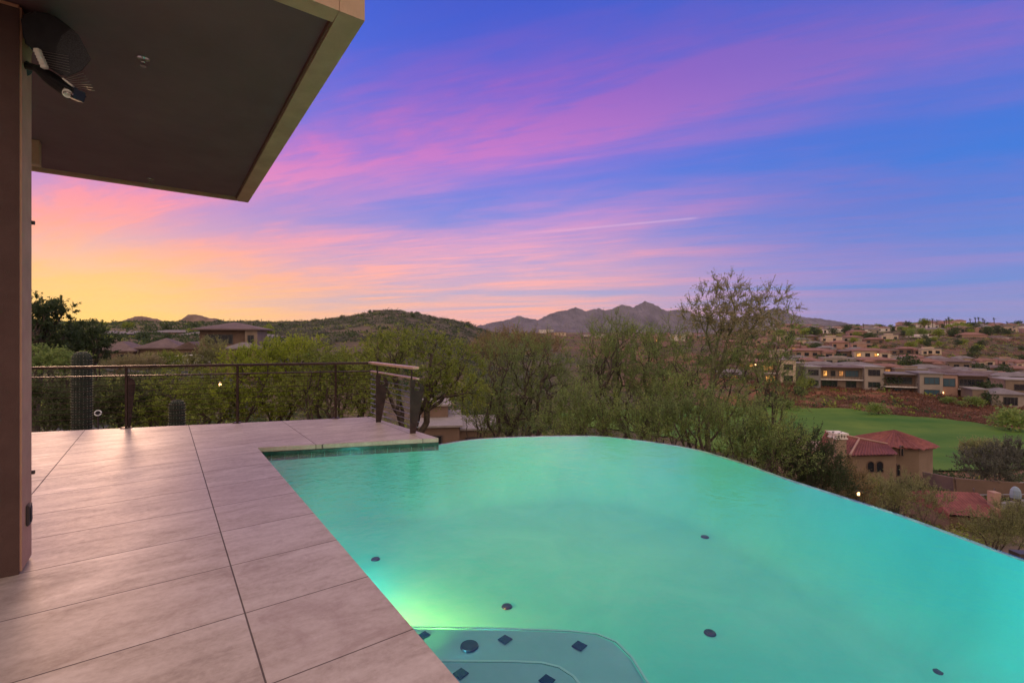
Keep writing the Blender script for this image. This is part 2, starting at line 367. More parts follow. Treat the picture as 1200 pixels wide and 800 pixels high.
def build_terrain():
    th = np.concatenate([np.linspace(-math.pi, -1.1, 40, endpoint=False), np.linspace(-1.1, 1.1, 420, endpoint=False), np.linspace(1.1, math.pi, 40, endpoint=False)])
    rr = np.concatenate([[0.5], np.geomspace(2.5, 7700, 300)])
    V = []; Fc = []; n = len(th)
    for r in rr:
        for t in th:
            x_ = r*math.sin(t); y_ = r*math.cos(t); V.append((x_, y_, hz(x_, y_)))
    for j in range(len(rr)-1):
        for i in range(n):
            Fc.append((j*n+i, (j+1)*n+i, (j+1)*n+(i+1)%n, j*n+(i+1)%n))
    Fc.append(tuple(range(n)))
    m = bpy.data.materials.new('desert_ground'); m.use_nodes = True
    k = NT(m.node_tree); b = k.n['Principled BSDF']; b.inputs['Roughness'].default_value = .95; b.inputs['Specular IOR Level'].default_value = .1
    g = k.n.new('ShaderNodeNewGeometry'); pos = g.outputs['Position']
    f1 = k.maprange(k.noise(pos, .035, 6, .65), .35, .65, 0, 1); f2 = k.maprange(k.noise(pos, .45, 6, .7), .35, .65, 0, 1)
    red = k.mix(f2, (.22,.07,.045), (.36,.14,.09)); brn = k.mix(f2, (.11,.075,.05), (.20,.135,.095)); 
    sx = k.n.new('ShaderNodeSeparateXYZ'); k.l.new(pos, sx.inputs[0])
    rx = k.maprange(sx.outputs[0], 20, 60, 0, 1, True)
    c = k.mix(k.m('MULTIPLY', rx, k.maprange(f1, 0, 1, .35, 1)), brn, red)
    sc = k.maprange(k.noise(pos, .16, 8, .75), .47, .60, 0, 1)      # scrub cover
    c = k.mix(k.m('MULTIPLY', sc, .75), c, k.mix(f2, (.045,.055,.022), (.085,.085,.035)))
    far = k.maprange(k.noise(pos, .012, 9, .8), .42, .56, 0, .75)
    c = k.mix(far, c, (.07,.075,.045))
    k.l.new(c, b.inputs['Base Color'])
    k.l.new(k.bump(k.noise(pos, 2.0, 6, .7), .5, .15), b.inputs['Normal'])
    me = bpy.data.meshes.new('ground'); me.from_pydata(V, [], Fc); me.materials.append(m)
    me.polygons.foreach_set('use_smooth', [True]*len(me.polygons)); me.update()
    o = bpy.data.objects.new('ground', me); COL.objects.link(o); o['kind'] = 'structure'
build_terrain()

def drape(name, pts, mat, lift=.12, step=3.0, kind='structure'):
    """a sheet laid over the terrain inside a closed outline of (x, y)"""
    xs = [p[0] for p in pts]; ys = [p[1] for p in pts]
    def inside(x_, y_):
        c = False; n = len(pts)
        for i in range(n):
            a, b = pts[i], pts[(i+1)%n]
            if (a[1] > y_) != (b[1] > y_) and x_ < (b[0]-a[0])*(y_-a[1])/(b[1]-a[1])+a[0]: c = not c
        return c
    bm = bmesh.new(); grid = {}
    ni = int((max(xs)-min(xs))/step)+2; nj = int((max(ys)-min(ys))/step)+2
    for i in range(ni):
        for j in range(nj):
            x_ = min(xs)+i*step; y_ = min(ys)+j*step
            wob = mnoise.noise(Vector((x_*.08, y_*.08, 5)))*4
            if inside(x_+wob*.6, y_+wob): grid[i, j] = bm.verts.new((x_, y_, hz(x_, y_)+lift))
    for (i, j) in list(grid):
        q_ = [(i,j),(i+1,j),(i+1,j+1),(i,j+1)]; e = [grid[a] for a in q_ if a in grid]
        if len(e) == 4: bm.faces.new(e)
        elif len(e) == 3: bm.faces.new(e)
    me = bpy.data.meshes.new(name); bm.to_mesh(me); bm.free(); me.materials.append(mat)
    me.polygons.foreach_set('use_smooth', [True]*len(me.polygons))
    o = bpy.data.objects.new(name, me); COL.objects.link(o); o['kind'] = kind; return o
def fairway_mat():
    m = bpy.data.materials.new('fairway_grass'); m.use_nodes = True
    k = NT(m.node_tree); b = k.n['Principled BSDF']; b.inputs['Roughness'].default_value = .9; b.inputs['Specular IOR Level'].default_value = .15
    g = k.n.new('ShaderNodeNewGeometry'); pos = g.outputs['Position']
    f = k.maprange(k.noise(pos, .07, 6, .6), .35, .65, 0, 1); f2 = k.noise(pos, 1.2, 5, .7)
    st = k.m('SINE', k.m('MULTIPLY', k.vm('DOT_PRODUCT', pos, (.25,.97,0)), 1.1))
    c = k.mix(f, (.045,.13,.018), (.15,.23,.035)); c = k.mix(k.m('MULTIPLY', f2, .5), c, (.04,.11,.015))
    c = k.mix(k.maprange(st, -1, 1, 0, .10), c, (.14,.22,.05))
    k.l.new(c, b.inputs['Base Color']); return m
FAIR = [( (px-600)/F*Y, Y) for px, Y in ((640,100),(700,112),(800,116),(900,114),(960,108),(1020,101),(1080,95),(1140,89),(1200,84),(1400,78),(1500,60),(1400,52),(1200,50),(1090,52),(1000,56),(900,62),(800,76),(700,88))]
drape('fairway', FAIR, fairway_mat(), .22, 1.4)
# access road beyond the railing, lower left
drape('road', [((px-600)/F*Y, Y) for px, Y in ((-60,26),(40,24),(110,26),(100,36),(40,34),(-60,38))], MATS['asphalt'], .12, .8)
drape('road', [((px-600)/F*Y, Y) for px, Y in ((120,64),(300,60),(300,70),(120,74))], MATS['asphalt'], .12, 1.5)

# ------------------------------------------------------------------ mountains
def ridge(name, prof, Dm, depth, mat, seed, rough=.16, label_kind='structure'):
    pxs = [p[0] for p in prof]; pys = [p[1] for p in prof]
    N = int((pxs[-1]-pxs[0])/.7)+1; M_ = 60; V = []; Fc = []
    for j in range(M_):
        s = j/(M_-1)                       # 0 front foot .. 1 back foot, ridge at .55
        Y = Dm*(1+depth*(s-.55))
        prof_f = (s/.55)**1.15 if s < .55 else max(0, 1-((s-.55)/.45)**1.3)
        for i in range(N):
            px = pxs[0]+(pxs[-1]-pxs[0])*i/(N-1)
            top = np.interp(px, pxs, pys); base_ = -.008*Dm
            Hh = (HOR-top)/F*Dm + mnoise.fractal(Vector((px*.17, seed, 0)), .6, 2.2, 6)*.0022*Dm
            x_ = (px-600)/F*Dm*(1+depth*(s-.55)*.25)
            gul = abs(mnoise.fractal(Vector((px*.045+s*1.3, s*3.0+seed, 1.7)), .9, 2.1, 6))
            k = prof_f; gul = gul**.8; hgt = base_+(Hh-base_)*k*(1-(1-k)*gul*rough*5)
            V.append((x_, Y, EYE+hgt))
    for j in range(M_-1):
        for i in range(N-1): Fc.append((j*N+i, j*N+i+1, (j+1)*N+i+1, (j+1)*N+i))
    me = bpy.data.meshes.new(name); me.from_pydata(V, [], Fc); me.materials.append(MATS[mat])
    me.polygons.foreach_set('use_smooth', [False]*len(me.polygons)); me.update()
    o = bpy.data.objects.new(name, me); COL.objects.link(o); o['kind'] = 'structure'; return o
pbr('mountain_rock', (.15,.12,.13), .95, noise_scale=.004, noise_amt=.35)
pbr('hill_rock', (.24,.15,.10), .95, noise_scale=.02, noise_amt=.4)
ridge('mountains', [(536,392),(552,384),(575,378),(592,375),(607,370),(618,372),(630,374.5),(640,369.5),(652,365),(664,363),(674,359.5),(681,362),(687,364),(694,362),(700,361),(708,363),(715,362.5),(723,359),(730,356),(737,358),(742,360),(750,355),(757,352.4),(765,355),(772,359),(780,364),(790,363),(800,362),(808,365),(816,369),(840,373),(865,374),(885,368),(897,363),(908,361),(915,362.5),(920,364.5),(930,369),(940,371),(950,372),(962,373),(975,375),(990,378),(1010,383),(1040,392)], 6500, .35, 'mountain_rock', 3.1)
ridge('hills', [(540,394),(560,382),(580,381),(605,378),(640,384),(680,386),(720,384),(760,386),(800,383),(850,384),(900,380),(950,382),(1000,386),(1030,394)], 3400, .4, 'mountain_rock', 8.4)
ridge('hills', [(120,392),(140,378),(150,374),(158,371),(165,370),(174,371),(184,374),(196,378),(206,377),(212,375),(217,372),(221,369),(226,368),(233,369.5),(243,371.5),(252,373),(260,376),(275,380),(290,380),(310,382),(340,392)], 1300, .3, 'hill_rock', 5.5)

# ------------------------------------------------------------------ deck, frame directions
U = Vector((-.5894, .8079, 0)); Vv = Vector((.8079, .5894, 0))
ROT = math.atan2(Vv.y, Vv.x)
def uv(u, v, z=0): return U*u + Vv*v + Vector((0,0,z))
def tile_mat():
    m = bpy.data.materials.new('porcelain_tile'); m.use_nodes = True
    k = NT(m.node_tree); b = k.n['Principled BSDF']
    g = k.n.new('ShaderNodeNewGeometry'); pos = g.outputs['Position']
    vv = k.vm('DOT_PRODUCT', pos, tuple(Vv)); uu = k.vm('DOT_PRODUCT', pos, tuple(U))
    TU, TV = .5985, 1.222
    v0 = .8079*EYE*.30; u0 = (U.dot(G0(260.8, 622.6)))
    cu = k.m('DIVIDE', k.m('SUBTRACT', uu, u0), TU); cv = k.m('DIVIDE', k.m('SUBTRACT', vv, v0), TV)
    def jd(c, size):  # distance to nearest joint in metres
        fr = k.m('FRACT', c); return k.m('MULTIPLY', k.m('MINIMUM', fr, k.m('SUBTRACT', 1, fr)), size)
    ju = jd(cu, TU); jv = jd(cv, TV)
    joint = k.m('MAXIMUM', k.maprange(ju, .0026, .0042, 1, 0, True), k.maprange(jv, .0028, .0048, 1, 0, True))
    wn = k.n.new('ShaderNodeTexWhiteNoise'); wn.noise_dimensions = '2D'
    k.l.new(k.comb(k.m('FLOOR', cu), k.m('FLOOR', cv), 0), wn.inputs['Vector'])
    off = k.vm('SCALE', wn.outputs['Color'], sc=37.0)
    gv = k.vm('ADD', k.comb(k.m('MULTIPLY', vv, 1.1), k.m('MULTIPLY', uu, 5.0), 0), off)
    gfine = k.noise(gv, 2.2, 10, .72, .6)
    gb = k.noise(k.vm('ADD', k.comb(k.m('MULTIPLY', vv, .8), k.m('MULTIPLY', uu, 2.2), 0), off), 1.6, 6, .6, 1.2)
    mot = k.noise(pos, 26, 6, .7)
    f = k.m('ADD', k.m('ADD', k.m('MULTIPLY', gfine, .34), k.m('MULTIPLY', gb, .42)), k.m('MULTIPLY', mot, .30))
    c = k.ramp(k.maprange(f, .36, .70), [(0, (.25,.19,.145)), (.35, (.42,.335,.265)), (.6, (.52,.425,.345)), (1, (.64,.55,.46))])
    pat = k.noise(k.vm('ADD', pos, off), 3.2, 7, .68, 1.0)
    c = k.mix(k.maprange(pat, .52, .68, 0, .45), c, (.27,.18,.13))
    c = k.mix(k.maprange(wn.outputs['Value'], 0, 1, 0, .22), c, (.34,.235,.18))
    c = k.mix(k.m('MULTIPLY', joint, .88), c, (.055,.035,.035))
    k.l.new(c, b.inputs['Base Color'])
    ro = k.maprange(f, .35, .7, .52, .38); k.l.new(k.m('ADD', ro, k.m('MULTIPLY', joint, .5)), b.inputs['Roughness'])
    b.inputs['Specular IOR Level'].default_value = .6
    h = k.m('SUBTRACT', k.m('MULTIPLY', f, .25), joint)
    k.l.new(k.bump(h, .12, .003), b.inputs['Normal'])
    MATS['tile'] = m
tile_mat()
VE = .8079*EYE*.864                                 # pool edge in v
e1 = G0(297, 524.5); TIP = G0(514, 513); ed = (TIP-e1).normalized()
tK = (VE-e1.dot(Vv))/ed.dot(Vv); K = e1+ed*tK; K.z = 0
CORN = G0(434.5, 488.2)
LFT = G0(33, 506.5); rd = (CORN-LFT).normalized(); FARL = CORN-rd*12
BACK = K-U*13
deck_poly = [tuple(p[:2]) for p in (BACK, K, TIP, CORN, FARL, FARL-U*16+Vv*-2, BACK-U*0-Vv*12)]
deck_poly = [tuple(p[:2]) for p in (BACK-Vv*9, BACK, K, TIP, CORN, FARL)]
dk = MB().prism(deck_poly, -.055, 0).build('deck', 'tile', bevel=.004); dk['kind'] = 'structure'
inset = [BACK-Vv*9, BACK-Vv*.02, K-Vv*.02+Vector((0,.02,0)), TIP+Vector((-.03,.03,0)), CORN-Vector((.05,.05,0)), FARL-Vector((0,.05,0))]
mb = MB().prism([tuple(p[:2]) for p in inset], -7, -.059)
pf = mb.build('retaining_wall', 'stucco_brown'); props(pf, 'brown stucco retaining wall carrying the tiled deck', 'wall')
# ------------------------------------------------------------------ pool
WZ = -.085
def catmull(pts, n=10):
    out = []; P_ = [pts[0]*2-pts[1]]+pts+[pts[-1]*2-pts[-2]]
    for i in range(1, len(P_)-2):
        for k in range(n):
            t = k/n; a, b, c, d = P_[i-1:i+3]
            out.append(.5*((2*b)+(c-a)*t+(2*a-5*b+4*c-d)*t*t+(3*b-a-3*c+d)*t**3))
    out.append(pts[-1]); return out
cp = [G0(px, py, WZ) for px, py in ((514,518.5),(560,514),(620,511.2),(680,510.3),(720,512),(800,523.2),(860,539.3),(920,560.3),(975,578),(1050,602),(1125,629),(1200,655.5))]
cp[0] = Vector((TIP.x, TIP.y, WZ))
cp += [Vector((3.62,2.15,WZ)), Vector((3.86,1.1,WZ)), Vector((3.95,-.2,WZ)), Vector((3.85,-1.6,WZ)), Vector((3.5,-2.6,WZ))]
edge = catmull(cp, 8)
lineA_end = K-U*((K.y+2.9)/U.y*1.0)
inner = [Vector((K.x,K.y,WZ))]+edge+[Vector((lineA_end.x,lineA_end.y,WZ))]
def offset_curve(c, d):
    out = []
    for i, p in enumerate(c):
        a = c[max(0,i-1)]; b = c[min(len(c)-1,i+1)]; t = (b-a).normalized(); n_ = Vector((t.y,-t.x,0))
        if n_.dot(p-Vector((0,2,p.z))) < 0: n_ = -n_
        out.append(p+n_*d)
    return out
pool = empty('swimming_pool', (0,0,0)); props(pool, 'curved infinity edge swimming pool glowing turquoise beside the tiled deck', 'swimming pool')
def plaster():
    m = bpy.data.materials.new('pool_plaster'); m.use_nodes = True
    k = NT(m.node_tree); b = k.n['Principled BSDF']; b.inputs['Roughness'].default_value = .8; b.inputs['Specular IOR Level'].default_value = .1
    g = k.n.new('ShaderNodeNewGeometry'); pos = g.outputs['Position']
    f = k.noise(pos, 1.3, 6, .6, .8); f2 = k.noise(pos, 60, 3, .6)
    c = k.mix(k.maprange(f, .35, .65, 0, 1), (.17,.64,.56), (.22,.70,.60)); c = k.mix(k.m('MULTIPLY', f2, .15), c, (.12,.5,.48))
    k.l.new(c, b.inputs['Base Color']); MATS['plaster'] = m
plaster()
pbr('plaster_step', (.27,.50,.56), .8, noise_scale=3, noise_amt=.06)
pbr('plaster_nosing', (.42,.64,.66), .7)
pbr('waterline_tile', (.03,.10,.085), .2, noise_scale=12, noise_amt=.5)
FZ = -.95
poly = [(p.x, p.y) for p in inner]; n = len(poly)
# basin: floor with a coved edge and inner walls
bas = MB()
ctr = Vector((1.0, 2.4, 0))
rings = [(0, WZ-.012), (.01, -.25), (.03, -.48), (.08, -.68), (.17, -.84), (.27, -.92), (.38, FZ)]
vs = []
for ins, zz_ in rings:
    for p in inner:
        d = (ctr-Vector((p.x,p.y,0))).normalized(); vs.append((p.x+d.x*ins, p.y+d.y*ins, zz_))
fs = []
for j in range(len(rings)-1):
    for i in range(n): fs.append((j*n+i, j*n+(i+1)%n, (j+1)*n+(i+1)%n, (j+1)*n+i))
fs.append(tuple(range((len(rings)-1)*n, len(rings)*n)))
bas.add(vs, fs); bo = bas.build('basin', 'plaster', pool, smooth=True)
bm = bmesh.new(); bm.from_mesh(bo.data); bmesh.ops.triangulate(bm, faces=[f for f in bm.faces if len(f.verts) > 4]); bm.to_mesh(bo.data); bm.free()
# waterline tile band below the coping on the two deck sides
wt = MB()
dn1 = Vector((-ed.y, ed.x, 0))
for a, b_ in ((lineA_end, K), (K, TIP)):
    d = (Vector(b_)-Vector(a)); L_ = d.length; d.normalize(); nrm = Vector((d.y, -d.x, 0))
    nn = int(L_/.152)
    for i in range(nn+1):
        s0 = i*.152; s1 = min(s0+.149, L_)
        if s1 <= s0: continue
        p0 = Vector((a[0],a[1],0))+d*s0; p1 = Vector((a[0],a[1],0))+d*s1
        wt.add([p0+nrm*.004+Vector((0,0,-.17)), p1+nrm*.004+Vector((0,0,-.17)), p1+nrm*.004+Vector((0,0,-.058)), p0+nrm*.004+Vector((0,0,-.058))], [(0,1,2,3)])
wt.build('waterline_tiles', 'waterline_tile', pool)
bw = MB()
for a, b_ in ((lineA_end, K), (K, TIP)):
    bw.add([(a[0],a[1],-.25),(b_[0],b_[1],-.25),(b_[0],b_[1],-.0592),(a[0],a[1],-.0592)], [(0,1,2,3)])
bw.build('pool_wall', 'waterline_tile', pool)
# overflow (infinity) edge wall
outer = offset_curve(edge, .022); ow_ = MB(); m_ = len(edge)
vs = [(p.x,p.y,WZ-.014) for p in edge]+[(p.x,p.y,WZ-.008) for p in offset_curve(edge, .008)]+[(p.x,p.y,WZ-.008) for p in outer]+[(p.x,p.y,-7) for p in outer]
fs = []
for j in range(3):
    for i in range(m_-1): fs.append((j*m_+i, j*m_+i+1, (j+1)*m_+i+1, (j+1)*m_+i))
pbr('weir_stone', (.62,.72,.52), .5, noise_scale=9, noise_amt=.4)
ow_.add(vs, fs).build('overflow_wall', 'weir_stone', pool)
# steps in the near corner
def px_step(pts, z, name, mat, z0):
    pp = [G0(px, py, z) for px, py in pts]
    o = MB().prism([(p.x, p.y) for p in pp], z0, z)
    return o.build(name, mat, pool, bevel=.02)
# keep the steps just off the deck wall
def wallpt(py, z):
    # point on the pool wall line whose sight-line row is py
    p = G0(600, py, z); t = (VE+.004-p.dot(Vv))/Vv.x; return Vector((p.x+t, p.y, z))
def step(pyl, pts, z, name, mat, z0):
    pp = [wallpt(pyl, z)]+[G0(px, py, z) for px, py in pts]
    endp = pp[-1]+Vector((.9,-2.2,0)); wl = endp.dot(Vv)
    pp += [endp, endp-Vv*(wl-VE-.004)]
    o = MB().prism([(p.x,p.y) for p in pp], z0, z).build(name, mat, pool, bevel=.03)
    nb = MB()
    for a, b in zip(pp[:-3], pp[1:-2]):
        nb.bar(Vector(a)+Vector((0,-.016,.002)), Vector(b)+Vector((0,-.016,.002)), .014, .006)
    nb.build('nosing', 'plaster_nosing', o); return o
step(732, [(600,735),(670,737.5),(700,741),(722,750),(740,768),(760,800)], -.50, 'step', 'plaster_step', FZ-.01)
step(771.5, [(600,772.5),(635,774),(655,779),(672,790),(684,806)], -.33, 'step', 'plaster_step', -.52)
for px, py, z, s in ((497,744,-.50,.040),(592,749,-.50,.045),(679,756.5,-.50,.048),(540,789,-.33,.040),(641,797,-.33,.042),(455,690,-.5,0)):
    if s:
        c = G0(px, py, z+.005); o = MB().prism([(s*math.cos(a), s*math.sin(a)) for a in (0, math.pi/2, math.pi, 3*math.pi/2)], 0, .004).build('marker_tile', 'tile_blue', pool); o.location = c; o.rotation_euler.z = .05
c = G0(550, 757, -.495); dr = MB().lathe([(0,.008),(.03,.009),(.052,.008),(.055,0)], (0,0,0), 24); 
dro = dr.build('drain_cover', 'nozzle', pool); dro.location = c
for px, py in ((594,710.5),(832,741.5),(826,629),(1102,788),(440,655)):
    c = G0(px, py, FZ+.004); o = MB().lathe([(0,.016),(.022,.016),(.04,.010),(.046,0)], (0,0,0), 20).build('floor_nozzle', 'nozzle', pool); o.location = c
# water
wm = bpy.data.materials.new('pool_water'); wm.use_nodes = True; k = NT(wm.node_tree); k.n.clear()
g = k.n.new('ShaderNodeNewGeometry'); pos = g.outputs['Position']
n_a = k.noise(pos, 2.2, 3, .5, .6); n_b = k.noise(pos, 9, 4, .55, .4); 
sxy = k.n.new('ShaderNodeSeparateXYZ'); k.l.new(pos, sxy.inputs[0])
# a jet stirs the surface near the far corner of the deck
jd_ = k.vm('LENGTH', k.vm('SUBTRACT', pos, tuple(G0(440, 548, WZ))))
jm = k.maprange(jd_, .2, 2.6, 1, .22, True)
n_c = k.noise(pos, 26, 3, .5, .3)
hh = k.m('ADD', k.m('MULTIPLY', n_a, .6), k.m('MULTIPLY', k.m('ADD', k.m('MULTIPLY', n_b, .9), k.m('MULTIPLY', n_c, .45)), jm))
nb = k.bump(hh, .45, .035)
tr = k.n.new('ShaderNodeBsdfTransparent'); tr.inputs[0].default_value = (.86,.97,.96,1)
gl_ = k.n.new('ShaderNodeBsdfGlossy'); gl_.inputs['Roughness'].default_value = .02; gl_.inputs[0].default_value = (1,1,1,1); k.l.new(nb, gl_.inputs['Normal'])
fr = k.n.new('ShaderNodeFresnel'); fr.inputs[0].default_value = 1.52; k.l.new(nb, fr.inputs['Normal'])
mx = k.n.new('ShaderNodeMixShader'); k.l.new(fr.outputs[0], mx.inputs[0]); k.l.new(tr.outputs[0], mx.inputs[1]); k.l.new(gl_.outputs[0], mx.inputs[2])
o_ = k.n.new('ShaderNodeOutputMaterial'); k.l.new(mx.outputs[0], o_.inputs[0])
wb = MB(); oc = offset_curve(edge, .022); oc2 = offset_curve(edge, .0235); oc3 = offset_curve(edge, .025)
ring0 = [Vector((K.x,K.y,WZ))]+oc+[Vector((lineA_end.x,lineA_end.y,WZ))]
wb.add([tuple(p) for p in ring0], [tuple(range(len(ring0)))])
vs = [(p.x,p.y,WZ) for p in oc]+[(p.x,p.y,WZ-.012) for p in oc2]+[(p.x,p.y,WZ-.9) for p in oc3]
fs = [(j*m_+i, (j+1)*m_+i, (j+1)*m_+i+1, j*m_+i+1) for j in range(2) for i in range(m_-1)]
wb.add(vs, fs); wo = wb.build('water', wm); wo['kind'] = 'structure'
bm = bmesh.new(); bm.from_mesh(wo.data); bmesh.ops.remove_doubles(bm, verts=bm.verts, dist=.0005)
bmesh.ops.triangulate(bm, faces=[f for f in bm.faces if len(f.verts) > 4]); bmesh.ops.recalc_face_normals(bm, faces=bm.faces); bm.to_mesh(wo.data); bm.free()
# underwater lamps in the deck wall and the overflow wall, each with its fixture
def pool_lamp(loc, aim, col, power, size=.12, cone=165):
    loc = Vector(loc); aim = Vector(aim).normalized()
    q_ = aim.to_track_quat('Z', 'Y')
    fx = MB().lathe([(.11,0),(.11,.012),(.085,.018),(.08,.01),(0,.012)], (0,0,0), 24).build('pool_light', 'chrome', pool); fx.location = loc; fx.rotation_euler = q_.to_euler()
    ld = bpy.data.lights.new('pool_lamp', 'SPOT'); ld.energy = power; ld.color = col; ld.shadow_soft_size = size
    ld.spot_size = R(cone); ld.spot_blend = .9
    lo = bpy.data.objects.new('pool_lamp', ld); COL.objects.link(lo); lo.location = loc+aim*.13; lo.rotation_euler = (-aim).to_track_quat('Z', 'Y').to_euler()
def on_wall(u, z=-.5): return uv(u, VE+.012, z)
DN = Vector((0,0,-.30))
pool_lamp(on_wall(3.25), Vv+U*.25+DN*1.6, (1.0,.60,.12), 210, cone=112)
pool_lamp(on_wall(5.5, -.45), Vv*.9+U*.1+DN, (.12,.90,.60), 14)
pool_lamp(on_wall(4.3), Vv+DN*.6, (.10,.85,.78), 40)
def aimed(u, tgt, col, pw, cone): p0 = on_wall(u); pool_lamp(p0, Vector(tgt)-p0, col, pw, cone=cone)
aimed(2.2, (.2,4.7,FZ), (.16,.78,.88), 300, 85)
aimed(.6, (1.5,3.7,FZ), (.05,.68,.92), 480, 88)
aimed(-.6, (2.4,2.4,FZ), (.02,.62,.80), 420, 90)
aimed(-2.4, (3.1,1.2,FZ), (.01,.50,.78), 380, 100)
for i_, pw, uu_ in ((12, 60, 3.6), (22, 190, 2.4), (32, 720, 1.2), (42, 1150, .6), (52, 600, 0)):
    tgt = edge[i_]; aimed(uu_, (tgt.x,tgt.y,-.30), (.30,1.0,.16), pw, 34)
for i_, pw, uu_ in ((60, 260, -.4), (70, 220, -1)):
    tgt = edge[i_]; aimed(uu_, (tgt.x,tgt.y,-.30), (.12,.95,.50), pw, 36)

# ------------------------------------------------------------------ deck railing
rail = empty('deck_railing', CORN); props(rail, 'low bronze metal railing with horizontal cables along the deck edge', 'railing')
def rl(p): return Vector(p)-CORN
RH = .90
railL = CORN-rd*7.5; inn = Vector((0,-.05,0))
RE = W(487.5, 431, (EYE-RH)*F/(431-HOR)); RE = Vector((RE.x, RE.y, 0))
cdir = (RE-CORN).normalized()
MB().bar(rl(railL+Vector((0,0,RH))), rl(CORN+Vector((0,0,RH))), .07, .036).build('top_rail', 'bronze', rail, bevel=.005)
MB().bar(rl(railL+Vector((0,0,RH-.135))), rl(CORN+Vector((0,0,RH-.135))), .04, .018).build('middle_rail', 'bronze', rail)
MB().bar(rl(CORN-cdir*.03+Vector((0,0,RH+.004))), rl(RE+Vector((0,0,RH-.002))), .10, .034).build('top_rail', 'bronze_lit', rail, bevel=.005)
MB().bar(rl(CORN+cdir*.02+Vector((0,0,RH-.135))), rl(RE+cdir*.06+Vector((0,0,RH-.15))), .05, .02).build('middle_rail', 'bronze_lit', rail)
def vplate(P0, along, up_out, hgt, w0, w1, name='bracket_plate', notch=True, th=.014):
    """plate narrow at its foot, wide and notched at its head, lying in the plane of 'along' and z"""
    a = Vector(along).normalized(); nrm = a.cross(Vector((0,0,1)))
    f2 = lambda s, z_: rl(P0)+a*s+Vector((0,0,z_))
    pts = [f2(0,0), f2(w0,0)]+[f2(w1, hgt*.80), f2(w1*.97, hgt*.88), f2(w1*.80, hgt*.93)]
    if notch:
        cx, cz, rr_ = w1*.50, hgt*.84, w1*.21
        pts += [f2(w1*.60, hgt*.95)]+[f2(cx+rr_*math.cos(t), cz+rr_*math.sin(t)) for t in [R(50-i*280/10) for i in range(11)]]
        pts += [f2(w1*.40, hgt)]
    pts += [f2(0, hgt)]
    b = MB().plate(pts, nrm, th); return b.build(name, 'rust_steel', rail)
for px, py in ((24,506.8),(146,502),(277,496.2),(393,491)):
    p = G0(px, py); s = (p-CORN).dot(rd); p = CORN+rd*s
    b = MB().bar(rl(p+Vector((0,0,-.05))), rl(p+Vector((0,0,RH-.02))), .034, .012)
    b.build('post', 'bronze', rail); MB().box(-.05,.05,-.05,.05,.001,.012).build('post_base', 'bronze', rail).location = rl(p)
    if px == 146: vplate(p+rd*.02, rd*1.0+Vector((0,.3,0)), None, RH-.14, .03, .085, notch=False)
PA = G0(440.5, 494.6); PB = G0(480.5, 507.6)
for P0 in (PA, PB):
    vplate(P0, Vector((.93,.40,0)), None, RH-.16, .075, .19, th=.03)
    MB().bar(rl(P0+Vector((.02,.01,RH-.17))), rl(P0+Vector((.02,.01,RH-.02))), .016, .03).build('post', 'bronze', rail)
for i in range(9):
    zc = .075+i*.079
    MB().tube(rl(railL+Vector((0,0,zc))), rl(CORN+Vector((0,0,zc))), .0045, n=6).build('cable', 'bronze', rail)
    endc = RE+cdir*(.10 if i%2 else .05)
    MB().tube(rl(CORN+Vector((0,0,zc))), rl(Vector((endc.x,endc.y,0))+Vector((0,0,zc-.006))), .006, n=6).build('cable', 'cable_steel', rail)

# ------------------------------------------------------------------ roof overhang and column
CZ = 3.19
roof = empty('patio_roof', uv(2.78, .96, CZ)); props(roof, 'flat patio roof overhang with dark soffit and tan border', 'roof'); roof.rotation_euler.z = ROT
# local x = v, local y = u
def rbox(v0, v1, u0, u1, z0, z1): return MB().box(v0-.96, v1-.96, u0-2.78, u1-2.78, z0-CZ, z1-CZ)
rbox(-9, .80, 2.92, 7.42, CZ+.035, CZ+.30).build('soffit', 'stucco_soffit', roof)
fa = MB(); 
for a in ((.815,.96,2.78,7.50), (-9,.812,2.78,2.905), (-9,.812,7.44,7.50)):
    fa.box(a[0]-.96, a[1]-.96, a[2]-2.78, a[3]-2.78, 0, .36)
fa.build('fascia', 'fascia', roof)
rbox(.802, .813, 2.92, 7.43, CZ+.008, CZ+.2).build('inner_trim', 'fascia_brown', roof)
rbox(-9, .90, 2.86, 7.46, CZ+.30, CZ+.42).build('roof_slab', 'roof_flat', roof)
for px, py in ((168,68),(176,209)):
    Y = (CZ+.035-EYE)*F/(HOR-py); p = Vector(((px-600)/F*Y, Y, CZ+.035)); lv, lu = p.dot(Vv)-.96, p.dot(U)-2.78
    s = empty('sprinkler_head', (lv, lu, .035)); s.parent = roof
    s = MB().lathe([(.036,0),(.036,-.006),(.022,-.009),(.012,-.010),(.012,-.03),(.008,-.034),(.008,-.052),(.020,-.054),(.020,-.058),(0,-.058)], (0,0,0), 16).build('sprinkler_head_body', 'chrome', roof)
    s.location = (lv, lu, .035)
for o in [o for o in bpy.data.objects if o.name.startswith('sprinkler_head') and o.type == 'EMPTY']: bpy.data.objects.remove(o)
for o in bpy.data.objects:
    if o.name.startswith('sprinkler_head_body'): o.name = 'sprinkler_head'
